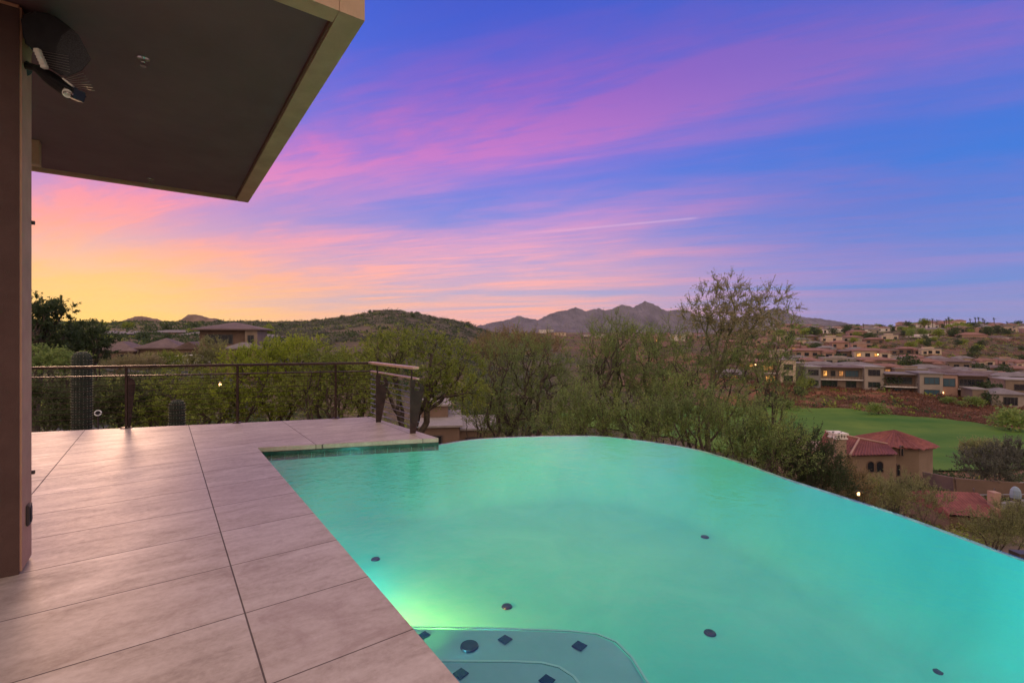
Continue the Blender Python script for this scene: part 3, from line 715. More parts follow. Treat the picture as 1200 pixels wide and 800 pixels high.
# column: near-right corner at the surveyed foot
cc = G0(25, 672); cu_, cv_ = cc.dot(U), cc.dot(Vv)
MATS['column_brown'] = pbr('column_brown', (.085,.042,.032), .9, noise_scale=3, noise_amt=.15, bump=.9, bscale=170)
colm = empty('patio_column', uv(cu_, cv_, 0)); colm.rotation_euler.z = ROT; props(colm, 'square tan stucco column holding the patio roof', 'column')
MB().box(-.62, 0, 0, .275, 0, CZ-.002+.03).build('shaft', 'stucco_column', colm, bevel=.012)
MB().box(-.60, -.008, -.006, .004, .002, CZ).build('brown_front', 'column_brown', colm)  # thin sheet giving the column's front face a darker brown
ob = empty('outlet', (0,0,0)); bpy.data.objects.remove(ob)
oy = .10; oz = EYE-(606-HOR)/F*2.78
outl = MB().box(.001, .016, oy, oy+.085, oz-.06, oz+.06).build('outlet', 'frame_dark', colm, bevel=.004)
MB().box(.0165, .020, oy+.02, oy+.065, oz-.04, oz+.04).build('outlet_cover', 'black_plastic', outl)
for py in (262, 552):
    zc = EYE-(py-HOR)/F*2.95
    MB().lathe([(0,0),(.012,0),(.012,.014),(0,.016)], (0,0,0), 12).build('fitting', 'frame_dark', colm)
    o = colm.children[-1] if False else [c for c in bpy.data.objects if c.name.startswith('fitting')][-1]
    o.location = (.001, .262, zc); o.rotation_euler = (0, R(90), 0)
# stub beam of the house wall seen behind the column
bmz = MB().box(-.9, 0, 0, .10, 0, CZ+.03-2.99); p = W(46, 193, 4.6); p.z = 2.99
bb = bmz.build('roof_beam', 'fascia', None); bb.location = (p.x, p.y, p.z); bb.rotation_euler.z = ROT; props(bb, 'short tan beam end tucked under the soffit behind the column', 'beam')

# speaker on the column head
spk = empty('outdoor_speaker', W(22, 58, 2.80)); props(spk, 'black outdoor loudspeaker tilted from the column head under the soffit', 'speaker')
def sl_(px, py, Y): return W(px, py, Y)-W(22, 58, 2.80)
# cabinet lofted from the wall side to the grille side
secs = []
fr_ = [(24,20),(40,13),(62,17),(80,30),(92,40),(108,70),(96,84),(76,92),(54,78),(40,62),(28,48)]
mb = MB(); nb_ = len(fr_)
front = [sl_(a, b, 2.62) for a, b in fr_]
back = [sl_(22+(a-22)*.62, 14+(b-14)*.72, 2.98) for a, b in fr_]
mb.add(front+back, [tuple(range(nb_-1,-1,-1)), tuple(range(nb_,2*nb_))]+[(i,(i+1)%nb_,(i+1)%nb_+nb_,i+nb_) for i in range(nb_)])
mb.build('cabinet', 'black_plastic', spk, bevel=.012)
gr = [(83,34),(92,41),(107,69.5),(95,83),(77,90),(66,78),(66,56),(72,42)]
gm = MB(); gm.add([sl_(a, b, 2.612) for a, b in gr]+[sl_(a, b, 2.628) for a, b in gr], [tuple(range(7,-1,-1))]+[(i,(i+1)%8,(i+1)%8+8,i+8) for i in range(8)])
gm.build('grille', 'grille', spk)
MB().tube(sl_(20,38,2.80), sl_(34,50,2.80), .03, .02, 10).tube(sl_(34,50,2.80), sl_(44,58,2.78), .02, .02, 10).build('bracket', 'black_plastic', spk, bevel=.004)
sbm = MB()
for i in range(6):
    t = i/5; a = sl_(44+t*8, 60+t*18, 2.60); sbm.box(a.x-.014, a.x+.014, a.y-.012, a.y+.012, a.z-.011, a.z+.011)
sb_ = sbm.build('spike_strip', 'spike_base', spk, bevel=.003)
sbm = MB()
for i in range(7):
    t = i/6; a = sl_(46+t*8, 60+t*18, 2.60)
    sbm.tube(a, sl_(80+t*2, 66+t*19, 2.56), .0007, n=4)
sbm.build('spikes', 'spike_steel', sb_)
# bullet camera below it
cmr = empty('security_camera', W(24, 78, 2.80)); props(cmr, 'black bullet security camera on an arm below the loudspeaker', 'security camera')
def cl_(px, py, Y): return W(px, py, Y)-W(24, 78, 2.80)
MB().tube(cl_(20,74,2.84), cl_(26,80,2.80), .055, .045, 16).build('mount', 'black_plastic', cmr, bevel=.004)
MB().tube(cl_(26,76,2.80), cl_(42,80,2.76), .022, .020, 10).tube(cl_(42,80,2.76), cl_(50,84,2.74), .020, .022, 10).build('arm', 'black_plastic', cmr)
body = MB().tube(cl_(46,82,2.74), cl_(58,91,2.72), .026, .036, 16).tube(cl_(58,91,2.72), cl_(82,108,2.68), .038, .042, 16).build('camera_body', 'black_plastic', cmr, smooth=False)
MB().tube(cl_(81,108,2.675), cl_(79,110,2.60), .026, .022, 16).build('lens_ring', 'spike_base', body)
hd = MB().bar(cl_(66,94,2.68), cl_(92,110,2.64), .085, .01).bar(cl_(86,111,2.645), cl_(93,112,2.635), .06, .055); hd.build('sun_hood', 'black_plastic', cmr, bevel=.003)
MB().lathe([(0,0),(.02,0),(.022,.006),(.02,.010),(0,.012)], (0,0,0), 16).build('lens', 'chrome', body)
[c for c in bpy.data.objects if c.name.startswith('lens') and not c.name.startswith('lens_')][-1].location = cl_(80,111,2.60)
cs = MB().box(-.035,.035,-.006,.006,-.004,.004); st_ = cs.build('spike_strip', 'spike_base', cmr); st_.location = cl_(80,97,2.63); st_.rotation_euler.y = R(38)
cs = MB()
for i in range(7): cs.tube(cl_(76+i*1.6,93+i*1.5,2.63), cl_(98+i*2.2,86+i*3.4,2.58), .0010, n=4)
cs.build('spikes', 'spike_steel', cmr)

# ------------------------------------------------------------------ trees
def crown_pts(lumps, n, rng):
    ws = np.array([l[3]*l[4]*l[5] for l in lumps])**.75; ws /= ws.sum()
    out = []
    for _ in range(n):
        l = lumps[rng.choice(len(lumps), p=ws)]
        d = rng.normal(size=3); d /= np.linalg.norm(d); rr_ = rng.random()**.42
        out.append(np.array(l[:3])+d*rr_*np.array(l[3:6]))
    return np.array(out)
def leaf_quads(base_, dirs, L, Wd, rng):
    n_ = len(base_); d = dirs/np.linalg.norm(dirs, axis=1, keepdims=True)
    r_ = rng.normal(size=(n_,3)); s_ = np.cross(d, r_); s_ /= np.linalg.norm(s_, axis=1, keepdims=True)
    L = L[:,None]; Wd = Wd[:,None]
    V = np.empty((n_,4,3)); V[:,0] = base_; V[:,1] = base_+d*L*.5+s_*Wd*.5; V[:,2] = base_+d*L; V[:,3] = base_+d*L*.5-s_*Wd*.5
    return V.reshape(-1,3)
def make_tree(name, label, loc, lumps, tips=400, seed=1, leaf='leaf_wispy', leaf2=None, stems=3, trunk_r=.12, twigs=5, tl=.45, per=12, ll=.05, lw_=.022, up=.35, droop=0, bark='bark', spread=.25, bare=0, group=None, cat='tree', crown='crown', fork=.38, mintrunk=.012, jit=.06):
    rng = np.random.default_rng(seed); T = crown_pts(lumps, tips, rng)
    segs = []; tipd = []
    def grow(p, S, depth, r):
        if len(S) == 1:
            seg_curve(p, S[0], r, mintrunk*.5); tipd.append((S[0], (S[0]-p)/(np.linalg.norm(S[0]-p)+1e-6))); return
        c = S.mean(0); f = fork if depth else fork*1.1
        q_ = p+(c-p)*(f+rng.random()*.15)+rng.normal(size=3)*(jit+.01)*np.linalg.norm(c-p)
        q_[2] = max(q_[2], p[2]+.02 if depth < 2 else -9)
        rq = max(mintrunk*.5, trunk_r*(len(S)/tips)**.52)
        seg_curve(p, q_, r, rq)
        ax = rng.normal(size=3); ax[2] *= .6
        cov = np.cov(S.T) if len(S) > 3 else np.eye(3); ax = cov@ax
        pr = (S-q_)@ax; order = np.argsort(pr); cut = int(len(S)*rng.uniform(.35,.65)); cut = min(max(cut,1), len(S)-1)
        for sub in (S[order[:cut]], S[order[cut:]]):
            grow(q_, sub, depth+1, max(mintrunk*.5, trunk_r*(len(sub)/tips)**.52))
    def seg_curve(a, b, r0, r1):
        L_ = np.linalg.norm(b-a); k_ = 3 if L_ > .5 else 2 if L_ > .2 else 1
        pts = [a]
        for i in range(1, k_): pts.append(a+(b-a)*i/k_+rng.normal(size=3)*jit*L_)
        pts.append(b)
        for i in range(k_): segs.append((pts[i], pts[i+1], r0+(r1-r0)*i/k_, r0+(r1-r0)*(i+1)/k_))
    # several stems share out the tips by direction
    ang = np.arctan2(T[:,1]-T[:,1].mean(), T[:,0]-T[:,0].mean()); order = np.argsort(ang); parts_ = np.array_split(order, stems)
    for i, pi_ in enumerate(parts_):
        p0 = np.array([rng.normal()*spread*.4, rng.normal()*spread*.4, -.3])
        grow(p0, T[pi_], 0, trunk_r*(1/stems)**.4)
    root = empty(name, loc); props(root, label, cat, group)
    # trunk and limbs
    mt = MB(); thin = []
    for a, b, r0, r1 in segs:
        if r0 > mintrunk: mt.tube(a, b, r0, r1, 7 if r0 > .04 else 5, cap=False)
        else: thin.append((a, b, max(r0, .004)))
    mt.build('trunk', bark, root, smooth=True)
    # twig ribbons + leaves
    B = []; Dd = []; Ls = []; Ws = []
    for p, d in tipd:
        for _ in range(twigs):
            dd = d+rng.normal(size=3)*.55+np.array([0,0,up-droop]); dd /= np.linalg.norm(dd); L_ = tl*rng.uniform(.5,1.25)
            B.append(p-dd*.05); Dd.append(dd); Ls.append(L_); Ws.append(.008 if per else .007)
    B = np.array(B); Dd = np.array(Dd); Ls = np.array(Ls); Ws = np.array(Ws)
    keep = rng.random(len(B)) > 0
    chunks = [leaf_quads(B, Dd, Ls, Ws, rng)]
    if thin:
        a = np.array([t[0] for t in thin]); b = np.array([t[1] for t in thin]); rr_ = np.array([t[2] for t in thin])
        chunks.append(leaf_quads(a, b-a+1e-6, np.linalg.norm(b-a, axis=1), rr_*2.2, rng))
    tw = np.concatenate(chunks)
    if per:
        sel = rng.random(len(B)) >= bare
        Bs, Ds, LL = B[sel], Dd[sel], Ls[sel]
        t = rng.random((len(Bs), per))
        pb = Bs[:,None,:]+Ds[:,None,:]*(t*LL[:,None])[:,:,None]
        pb[:,:,2] -= droop*(t*LL[:,None])**2*.8
        ld = Ds[:,None,:]*.6+rng.normal(size=pb.shape)*.75
        pb = pb.reshape(-1,3); ld = ld.reshape(-1,3)
        lq = leaf_quads(pb, ld, ll*rng.uniform(.6,1.4,len(pb)), lw_*rng.uniform(.7,1.3,len(pb)), rng)
        cr_ = np_mesh(crown, np.concatenate([lq, tw]), 4, leaf, root)
        cr_.data.materials.append(MATS[bark])
        mi = np.zeros(len(cr_.data.polygons), dtype=np.int32); mi[len(lq)//4:] = 1; cr_.data.polygons.foreach_set('material_index', mi)
    else: np_mesh(crown, tw, 4, bark, root)
    return root
def tree_at(px, Y, spec, **kw):
    """lumps given as (px, py, dY, half width px, half height px, depth m) around a tree rooted at px, Y"""
    g_ = ground(px, Y); lumps = []
    for (a, b, dy, hw, hh_, dp) in spec:
        c = W(a, b, Y+dy); s = (Y+dy)/F; lumps.append((c.x-g_.x, c.y-g_.y, c.z-g_.z, hw*s, dp, hh_*s))
    return make_tree(kw.pop('name'), kw.pop('label'), g_, lumps, **kw)

# the big sparse tree with bare top, right of centre
tree_at(835, 13.5, [(905,400,.2,38,24,1.0),(800,405,0,42,20,1.1),(850,430,0,75,30,1.6),(770,435,-.3,45,34,1.3),(905,455,0,40,35,1.3),(880,425,.2,40,25,1.2),(920,375,.3,22,14,.8)],
    name='palo_verde_tree', label='tall spreading tree with feathery green lower crown left of the fairway', tips=380, seed=11, leaf='leaf_wispy', twigs=6, tl=.46, per=14, ll=.048, lw_=.014, trunk_r=.10, stems=3, up=.5, bark='bark')
tree_at(838, 13.2, [(845,362,0,38,24,.9),(880,370,.3,38,22,.9),(848,338,.1,26,16,.6),(893,350,.3,34,16,.7),(815,370,.2,22,18,.6),(855,385,0,40,14,.8),(925,362,.3,10,8,.3)],
    name='palo_verde_tree', label='thin half-bare tree poking highest above the skyline on the right', tips=330, seed=12, leaf='leaf_dry', twigs=7, tl=.34, per=12, ll=.035, lw_=.02, trunk_r=.07, stems=1, up=.45, bare=.1, bark='bark_green', fork=.45, mintrunk=.008, jit=.025)
tree_at(735, 15, [(715,405,0,34,32,1.4),(742,425,0,45,45,1.6),(690,440,0,30,40,1.2),(775,400,.3,35,26,1.2),(720,385,.2,16,16,.6),(735,470,-.5,50,32,1.4),(780,460,-.4,40,34,1.3)],
    name='palo_verde_tree', label='feathery green tree left of the tall bare-topped tree', tips=480, seed=21, leaf='leaf_wispy', twigs=6, tl=.50, per=15, ll=.052, lw_=.015, trunk_r=.16, stems=3, up=.75)
tree_at(610, 17, [(600,410,0,38,24,1.6),(585,440,0,35,40,1.6),(625,450,0,45,45,1.8),(660,460,0,28,42,1.2),(600,480,-.4,50,28,1.4),(648,420,0,20,30,1.0)],
    name='mesquite_tree', label='greyish green feathery tree behind the middle of the pool edge', tips=440, seed=31, leaf='leaf_wispy', twigs=6, tl=.50, per=15, ll=.052, lw_=.015, trunk_r=.17, stems=3, up=.45)
tree_at(600, 20, [(598,400,0,42,13,1.5),(575,410,0,24,12,1.3),(640,405,0,22,12,1.2)],
    name='mesquite_tree', label='brown-tinged treetop just behind the greyish green tree', tips=260, seed=32, leaf='leaf_brown', twigs=6, tl=.45, per=11, ll=.06, lw_=.022, trunk_r=.12, stems=2, up=.4)
tree_at(505, 14, [(470,405,0,55,17,1.5),(515,420,0,42,28,1.5),(440,420,0,40,20,1.5),(545,445,0,28,40,1.2),(500,455,.2,32,22,1.1),(480,395,.2,40,8,1.1)],
    name='mesquite_tree', label='bright green crooked tree beyond the end of the railing', tips=420, seed=41, leaf='leaf_mesquite', twigs=5, tl=.34, per=15, ll=.045, lw_=.026, trunk_r=.17, stems=2, up=.15, droop=.15, bark='bark')
tree_at(390, 13, [(400,425,0,40,18,1.3),(370,450,0,45,35,1.3),(430,455,0,40,35,1.3)],
    name='mesquite_tree', label='dense tangled dark green tree behind the railing corner', tips=480, seed=42, leaf='leaf_mesquite', twigs=5, tl=.34, per=12, ll=.045, lw_=.024, trunk_r=.14, stems=3, up=.15, bark='bark')
tree_at(320, 14, [(330,418,0,42,20,1.4),(355,408,0,28,12,1.0),(290,428,0,30,20,1.3),(300,460,-.4,50,35,1.3),(345,455,0,35,30,1.2)],
    name='palo_verde_tree', label='yellow-green tree rising above the railing left of the corner', tips=640, seed=43, leaf='leaf_bright', twigs=5, tl=.32, per=14, ll=.045, lw_=.024, trunk_r=.13, stems=3, up=.4)
tree_at(225, 13, [(220,460,0,45,26,1.2),(250,480,0,40,25,1.2),(190,480,0,30,20,1.1)],
    name='palo_verde_tree', label='low green tree behind the cables near the short cactus', tips=420, seed=44, leaf='leaf_mesquite', twigs=5, tl=.30, per=12, ll=.045, lw_=.024, trunk_r=.10, stems=3, up=.4)
# dark tree at the left
tree_at(45, 22, [(52,360,0,24,13,1.4),(36,372,0,18,20,1.4),(62,372,0,16,12,1.2),(45,395,0,30,22,1.6)],
    name='ironwood_tree', label='dark tall tree against the sunset next to the column', tips=240, seed=51, leaf='leaf_dark', leaf2=None, twigs=6, tl=.36, per=13, ll=.085, lw_=.05, trunk_r=.2, stems=2, up=.2)
tree_at(90, 25, [(95,390,0,22,13,1.4),(112,400,0,18,14,1.4),(78,398,0,20,16,1.3),(98,412,0,30,16,1.5)],
    name='ironwood_tree', label='dark green round tree right of the tall dark tree', tips=280, seed=52, leaf='leaf_dark', twigs=6, tl=.36, per=13, ll=.085, lw_=.045, trunk_r=.15, stems=3, up=.3)
tree_at(50, 19, [(45,420,0,25,13,1.2),(70,425,0,20,12,1.2)],
    name='creosote_bush', label='grey-green bush under the dark tall tree', tips=220, seed=53, leaf='leaf_wispy', twigs=6, tl=.3, per=12, ll=.07, lw_=.035, trunk_r=.08, stems=4, up=.4, cat='bush')
# low growth right behind the rail on the left
for i, (px, Y, spec, lf, lab) in enumerate([
    (70, 12, [(60,470,0,35,28,1.0),(95,485,0,30,18,1.0)], 'leaf_shade', 'olive green bush behind the railing beside the tall cactus'),
    (150, 13, [(150,465,0,40,22,1.0),(170,482,0,30,18,1.0)], 'leaf_shade', 'olive green bush between the two cacti'),
    (165, 24, [(165,426,0,22,9,1.2),(140,428,0,16,8,1.0)], 'leaf_dry', 'dry tan and green bush before the tiled house roofs'),
    (252, 24, [(250,415,0,16,20,1.0),(236,425,0,14,12,1.0)], 'leaf_pale', 'pale upright bush in front of the two storey house'),
    (200, 26, [(195,424,0,28,10,1.2)], 'leaf_mesquite', 'low green bush left of the pale upright bush')]):
    tree_at(px, Y, spec, name='creosote_bush', label=lab, tips=260, seed=60+i, leaf=lf, twigs=6, tl=.32, per=12, ll=.05, lw_=.024, trunk_r=.06, stems=5, up=.6, cat='bush')
# lower growth hugging the outside of the overflow edge
for i, (px, Y, spec, lf, lab) in enumerate([
    (690, 12, [(690,485,0,45,32,1.2),(660,500,-.3,35,20,1.0)], 'leaf_wispy', 'feathery bush directly behind the highest point of the pool edge'),
    (800, 11.5, [(800,480,0,45,32,1.2),(760,500,-.3,35,24,1.0)], 'leaf_wispy', 'bushy green growth under the tall bare-topped tree'),
    (880, 10.5, [(870,500,0,45,40,1.2),(905,530,-.4,40,34,1.0)], 'leaf_wispy', 'dark green bush at the foot of the tall tree beside the fairway'),
    (945, 10.5, [(940,540,0,35,35,1.0),(965,565,-.4,25,20,.8)], 'leaf_dark', 'dark bush against the pool edge left of the red-roofed house'),
    (560, 18, [(560,470,0,30,30,1.2),(590,500,0,35,20,1.2)], 'leaf_wispy', 'shadowy bush right of the brown house below the deck'),
    (1055, 19, [(1055,572,0,32,18,1.0),(1085,590,0,28,18,1.0),(1040,585,-.4,26,16,1.0)], 'leaf_pale', 'pale yellow-green bush in front of the round red-tiled tower'),
    (985, 16, [(985,562,0,20,22,.9),(1000,575,0,16,18,.9)], 'leaf_brown', 'brownish bush below the white chimney'),
    (1180, 17, [(1170,622,0,30,16,1.0),(1195,610,0,26,18,1.0)], 'leaf_pale', 'olive bush at the right edge beyond the pool'),
    (1160, 36, [(1160,545,0,32,16,2.0),(1190,535,0,22,16,1.8)], 'leaf_grey', 'grey-green thicket on the near edge of the fairway at the right'),
    (1160, 38, [(1155,530,1,24,9,1.5)], 'leaf_pale', 'pale rounded bush on top of the grey-green fairway thicket'),
    (1030, 24, [(1020,575,0,30,12,1.2)], 'leaf_mesquite', 'low green bush between the red-roofed house and the pool')]):
    tree_at(px, Y, spec, name='palo_verde_bush', label=lab, tips=230, seed=80+i, leaf=lf, twigs=6, tl=.42 if Y < 30 else .7, per=15, ll=.048 if Y < 30 else .12, lw_=.016 if Y < 30 else .05, trunk_r=.07, stems=5, up=.8, cat='bush')

# ------------------------------------------------------------------ cacti
def cactus(px, pyt, Y, rpx, lab):
    r = rpx*Y/F; top = EYE-(pyt-HOR)/F*Y; g_ = ground(px, Y); h = top-g_.z
    root = empty('saguaro_cactus', g_); props(root, lab, 'cactus', None)
    N = 18; prof = [(.82,-.3),(.9,.3),(1.0,h*.6),(1.0,h-r*1.1),(.93,h-r*.6),(.72,h-r*.25),(.42,h-r*.06),(.0,h)]
    vs = []; fs = []; nn = N*4
    for s, z_ in prof:
        for i in range(nn):
            t = 2*math.pi*i/nn; rr_ = r*s*(1-.11*(1-abs(math.cos(N*t/2)))*1.6); vs.append((rr_*math.cos(t), rr_*math.sin(t), z_))
    for j in range(len(prof)-1):
        for i in range(nn): fs.append((j*nn+i, j*nn+(i+1)%nn, (j+1)*nn+(i+1)%nn, (j+1)*nn+i))
    MB().add(vs, fs).build('stem', 'cactus', root, smooth=True)
    sp_ = MB(); rng = random.Random(px)
    for i in range(N):
        t = 2*math.pi*i/N
        for j in range(len(prof)-1):
            (s0, z0), (s1, z1) = prof[j], prof[j+1]
            a = Vector((r*s0*1.01*math.cos(t), r*s0*1.01*math.sin(t), z0)); b = Vector((r*s1*1.01*math.cos(t), r*s1*1.01*math.sin(t), z1))
            if z0 > h-2.2 or j >= 2:
                L_ = (b-a).length; q_ = max(1, int(L_/.05))
                for k_ in range(q_):
                    c = a.lerp(b, k_/q_)
                    for _ in range(2):
                        e = Vector((math.cos(t)+rng.uniform(-.7,.7), math.sin(t)+rng.uniform(-.7,.7), rng.uniform(-.6,.8))).normalized()*.03
                        sp_.add([c, c+e, c+Vector((0,0,.007))], [(0,1,2)])
    sp_.build('spines', 'cactus_rib', root)
cactus(96, 412, 9.6, 9.2, 'tall ribbed saguaro cactus standing behind the railing near the column')
cactus(207.5, 468, 9.6, 7.8, 'short ribbed saguaro cactus whose tip shows behind the cables')
# small round spotlight behind the rail
sp0 = W(115, 484, 8.6); gz = hz(sp0.x, sp0.y)
spt = empty('garden_spotlight', (sp0.x, sp0.y, gz)); props(spt, 'small round white-rimmed garden spotlight behind the cables by the tall cactus', 'spotlight')
hd = sp0.z-gz
MB().tube((0,0,0), (0,0,hd-.05), .012, n=8).build('stake', 'frame_dark', spt)
qd = Vector((.5,-.8,.35)).normalized()
MB().tube(Vector((0,0,hd))-qd*.07, Vector((0,0,hd))+qd*.02, .04, .056, 20).build('housing', 'frame_dark', spt)
MB().tube(Vector((0,0,hd))+qd*.021, Vector((0,0,hd))+qd*.030, .056, .054, 20).build('rim', 'white_paint', spt)
MB().tube(Vector((0,0,hd))+qd*.031, Vector((0,0,hd))+qd*.034, .036, .036, 20).build('lens', 'glass_dark', spt)
def garden_lamp(px, py, Y, lab):
    p = W(px, py, Y); gz = hz(p.x, p.y); e = empty('garden_lamp', (p.x, p.y, gz)); props(e, lab, 'garden lamp')
    h = p.z-gz; MB().tube((0,0,0), (0,0,h), .02, n=8).build('post', 'frame_dark', e)
    MB().lathe([(0,0),(.03,.0),(.035,.05),(.03,.10),(0,.11)], (0,0,h), 12).build('bulb', 'bulb_glow', e)
    MB().lathe([(.07,.11),(.05,.13),(0,.15)], (0,0,h), 12).build('cap', 'frame_dark', e)
garden_lamp(258, 452, 15, 'glowing garden lamp among the yellow-green leaves behind the railing')
garden_lamp(1006, 580, 14.5, 'glowing garden lamp close behind the pool edge by the brownish bush')

# ------------------------------------------------------------------ houses
def window(root, cx, cz, w_, h_, yf, lit=0, arch=False, frame='frame_dark', blue=False, mull=1):
    """framed opening on a wall face at local y = yf (front looks to -y)"""
    fr_ = MB(); t = min(.12, w_*.1); d = .07
    fr_.box(cx-w_/2, cx+w_/2, yf-d, yf-.004, cz+h_/2-t, cz+h_/2); fr_.box(cx-w_/2, cx+w_/2, yf-d, yf-.004, cz-h_/2, cz-h_/2+t)
    fr_.box(cx-w_/2, cx-w_/2+t, yf-d+.003, yf-.004, cz-h_/2+t, cz+h_/2-t); fr_.box(cx+w_/2-t, cx+w_/2, yf-d+.003, yf-.004, cz-h_/2+t, cz+h_/2-t)
    for i in range(mull):
        x_ = cx-w_/2+w_*(i+1)/(mull+1); fr_.box(x_-t*.3, x_+t*.3, yf-d+.006, yf-.004, cz-h_/2+t, cz+h_/2-t)
    f_ = fr_.build('window', frame, root)
    MB().box(cx-w_/2+t*.5, cx+w_/2-t*.5, yf-.035, yf-.006, cz-h_/2+t*.5, cz+h_/2-t*.5).build('pane', ['glass_blue' if blue else 'glass_dark', 'lit_soft', 'lit_window'][lit], f_)
    return f_
def hip(mb, x0, x1, y0, y1, z0, h, ov=.5):
    x0 -= ov; x1 += ov; y0 -= ov; y1 += ov; w_ = x1-x0; d = y1-y0; m_ = min(w_, d)/2
    if w_ >= d: a, b = (x0+m_, (y0+y1)/2), (x1-m_, (y0+y1)/2)
    else: a, b = ((x0+x1)/2, y0+m_), ((x0+x1)/2, y1-m_)
    v = [(x0,y0,z0),(x1,y0,z0),(x1,y1,z0),(x0,y1,z0),(a[0],a[1],z0+h),(b[0],b[1],z0+h),(x0,y0,z0-.18),(x1,y0,z0-.18),(x1,y1,z0-.18),(x0,y1,z0-.18)]
    if w_ >= d: f = [(0,1,5,4),(1,2,5),(2,3,4,5),(3,0,4)]
    else: f = [(0,1,4),(1,2,5,4),(2,3,5),(3,0,4,5)]
    f += [(0,6,7,1),(1,7,8,2),(2,8,9,3),(3,9,6,0),(9,8,7,6)]
    mb.add(v, f)
class House:
    def __init__(s, px, Y, label, name='villa', rz=None, group=None, cat='house', dz=0, pyb=None):
        g_ = ground(px, Y); g_.z += dz
        if pyb is not None: g_.z = EYE-(pyb-HOR)/F*Y
        s.px, s.Y = px, Y; s.k = Y/F
        s.root = empty(name, g_, rz if rz is not None else -math.atan2(g_.x, g_.y)*.5); props(s.root, label, cat, group)
    def block(s, x0, x1, y0, y1, z0, z1, mat='stucco_tan', name='wall'): MB().box(x0,x1,y0,y1,z0,z1).build(name, mat, s.root)
    def flat(s, x0, x1, y0, y1, z, mat='roof_flat', ov=.25, t=.25): MB().box(x0-ov,x1+ov,y0-ov,y1+ov,z+.003,z+t).build('roof', mat, s.root)
    def hip(s, x0, x1, y0, y1, z, h, mat='tile_brown', ov=.6):
        m = MB(); hip(m, x0, x1, y0, y1, z+.181, h, ov); m.build('roof', mat, s.root)
    def win(s, *a, **k): return window(s.root, *a, **k)
    def balcony(s, x0, x1, y, z, depth=1.2, mat='stucco_white'):
        b = MB().box(x0, x1, y-depth, y-.004, z-.2, z).build('balcony', mat, s.root)
        r = MB(); r.box(x0, x1, y-depth, y-depth+.05, z+.95, z+1.0)
        nn = max(2, int((x1-x0)/.6))
        for i in range(nn+1):
            x_ = x0+(x1-x0-.04)*i/nn; r.box(x_, x_+.04, y-depth+.004, y-depth+.046, z+.003, z+.948)
        r.build('balustrade', 'frame_dark', b)
# first row behind the fairway -----------------------------------
h = House(915, 128, 'tan two storey villa with orange lit terraces, leftmost of the row above the red slope', pyb=450)
h.block(0,3.6,0,6,-3,6.4,'stucco_cream'); h.flat(0,3.6,0,6,6.4)
for z_ in (1.6,4.6): h.win(1.8,z_,2.2,1.5,0,0,mull=2)
h.block(-4.2,-.004,1.5,7,-3,2.8,'stucco_tan'); h.block(-4.2,-.004,2.6,7.5,2.804,5.6,'stucco_tan'); h.hip(-4.2,-.1,2,7,5.6,.8,'tile_terra',.4)
h.win(-2.6,1.2,1.6,1.8,1.5,2); h.win(-1,1.2,1.0,1.8,1.5,1); h.win(-2.4,4.2,2.6,1.5,2.6,1); h.balcony(-4.1,-.1,2.6,2.85,1.3)
h.block(3.604,6.2,2.5,8,-3,5.4,'stucco_grey'); h.flat(3.61,6.2,2.5,8,5.4)
h = House(988, 122, 'long grey villa with two pale towers and lit upper windows, second in the row', pyb=454)
kk = 122/F
def X_(h, px): return (px-h.px)*h.k
a, b, c, d, e = [X_(h, p) for p in (950,965,990,1010,1029)]
h.block(a,b,0,8,-3,5.0,'stucco_grey'); h.flat(a,b,0,8,5.0); h.win((a+b)/2,3.7,2.4,1.5,0,mull=3); h.win((a+b)/2,1.0,2.4,1.5,0,mull=2)
h.block(b+.004,d,2.2,9,-3,4.9,'stucco_tan'); h.flat(b+.2,d-.2,1,9,4.9,'tile_brown',.1)
for i, x_ in enumerate((b+1.6,(b+c)/2+.7,c-.2)): h.win(x_,3.4,1.1,1.5,2.2,(2,0,1)[i])
h.win(c+2.2,3.4,3.0,1.7,2.2,0,mull=3,blue=True); h.win(b+2.6,.7,3.6,1.7,2.2,0,mull=2); h.win(c+2,.7,2.4,1.7,2.2,0,mull=1)
h.balcony(b+.1,d-.1,2.2,2.0,1.5); h.block(d+.004,e,.4,9,-3,5.2,'stucco_pale'); h.flat(d+.3,e,.4,9,5.2,'roof_flat')
h.win((d+e)/2,3.9,2.6,1.6,.4,mull=2); h.win((d+e)/2,.9,2.6,1.4,.4,mull=2)
h = House(1100, 114, 'wide villa with a pinkish blue-windowed tower between two deep balconies', pyb=466)
a, b, c, d, e = [X_(h, p) for p in (1050,1082,1104,1120,1149)]
h.block(a,b-.004,2.4,9,-3,5.2,'stucco_brown'); h.flat(a,b-.3,1,9,5.2,'tile_grey',.1)
h.win((a+b)/2,3.7,5.2,1.8,2.4,mull=4); h.win((a+b)/2,.9,5.0,1.7,2.4,mull=3,blue=True); h.balcony(a,b-.1,2.4,2.3,1.6)
h.block(b,c,0,8,-3,5.6,'stucco_pale'); h.flat(b,c,0,8,5.6,'tile_grey'); h.win((b+c)/2+.1,4.0,3.0,1.7,0,blue=True,mull=2); h.win((b+c)/2+.1,1.2,3.0,1.4,0,blue=True,mull=2)
h.block(c+.004,d,1.2,8,-3,5.3,'stucco_pink'); h.flat(c+.3,d,1.2,8,5.3,'tile_brown',.1); h.win((c+d)/2,3.6,2.4,2.0,1.2,blue=True,mull=1)
h.block(d+.004,e,2.2,8,-3,5.2,'stucco_brown'); h.flat(d+.2,e,1,8,5.2,'tile_brown',.2); h.win((d+e)/2,3.5,4.6,2.0,2.2,mull=5); h.balcony(d+.1,e,2.2,2.2,1.5)
e_ = MB().lathe([(0,0),(.14,0),(.16,.25),(.1,.4),(0,.42)], (c+.35,.9,1.0), 10).build('wall_lamp', 'bulb_glow', h.root)
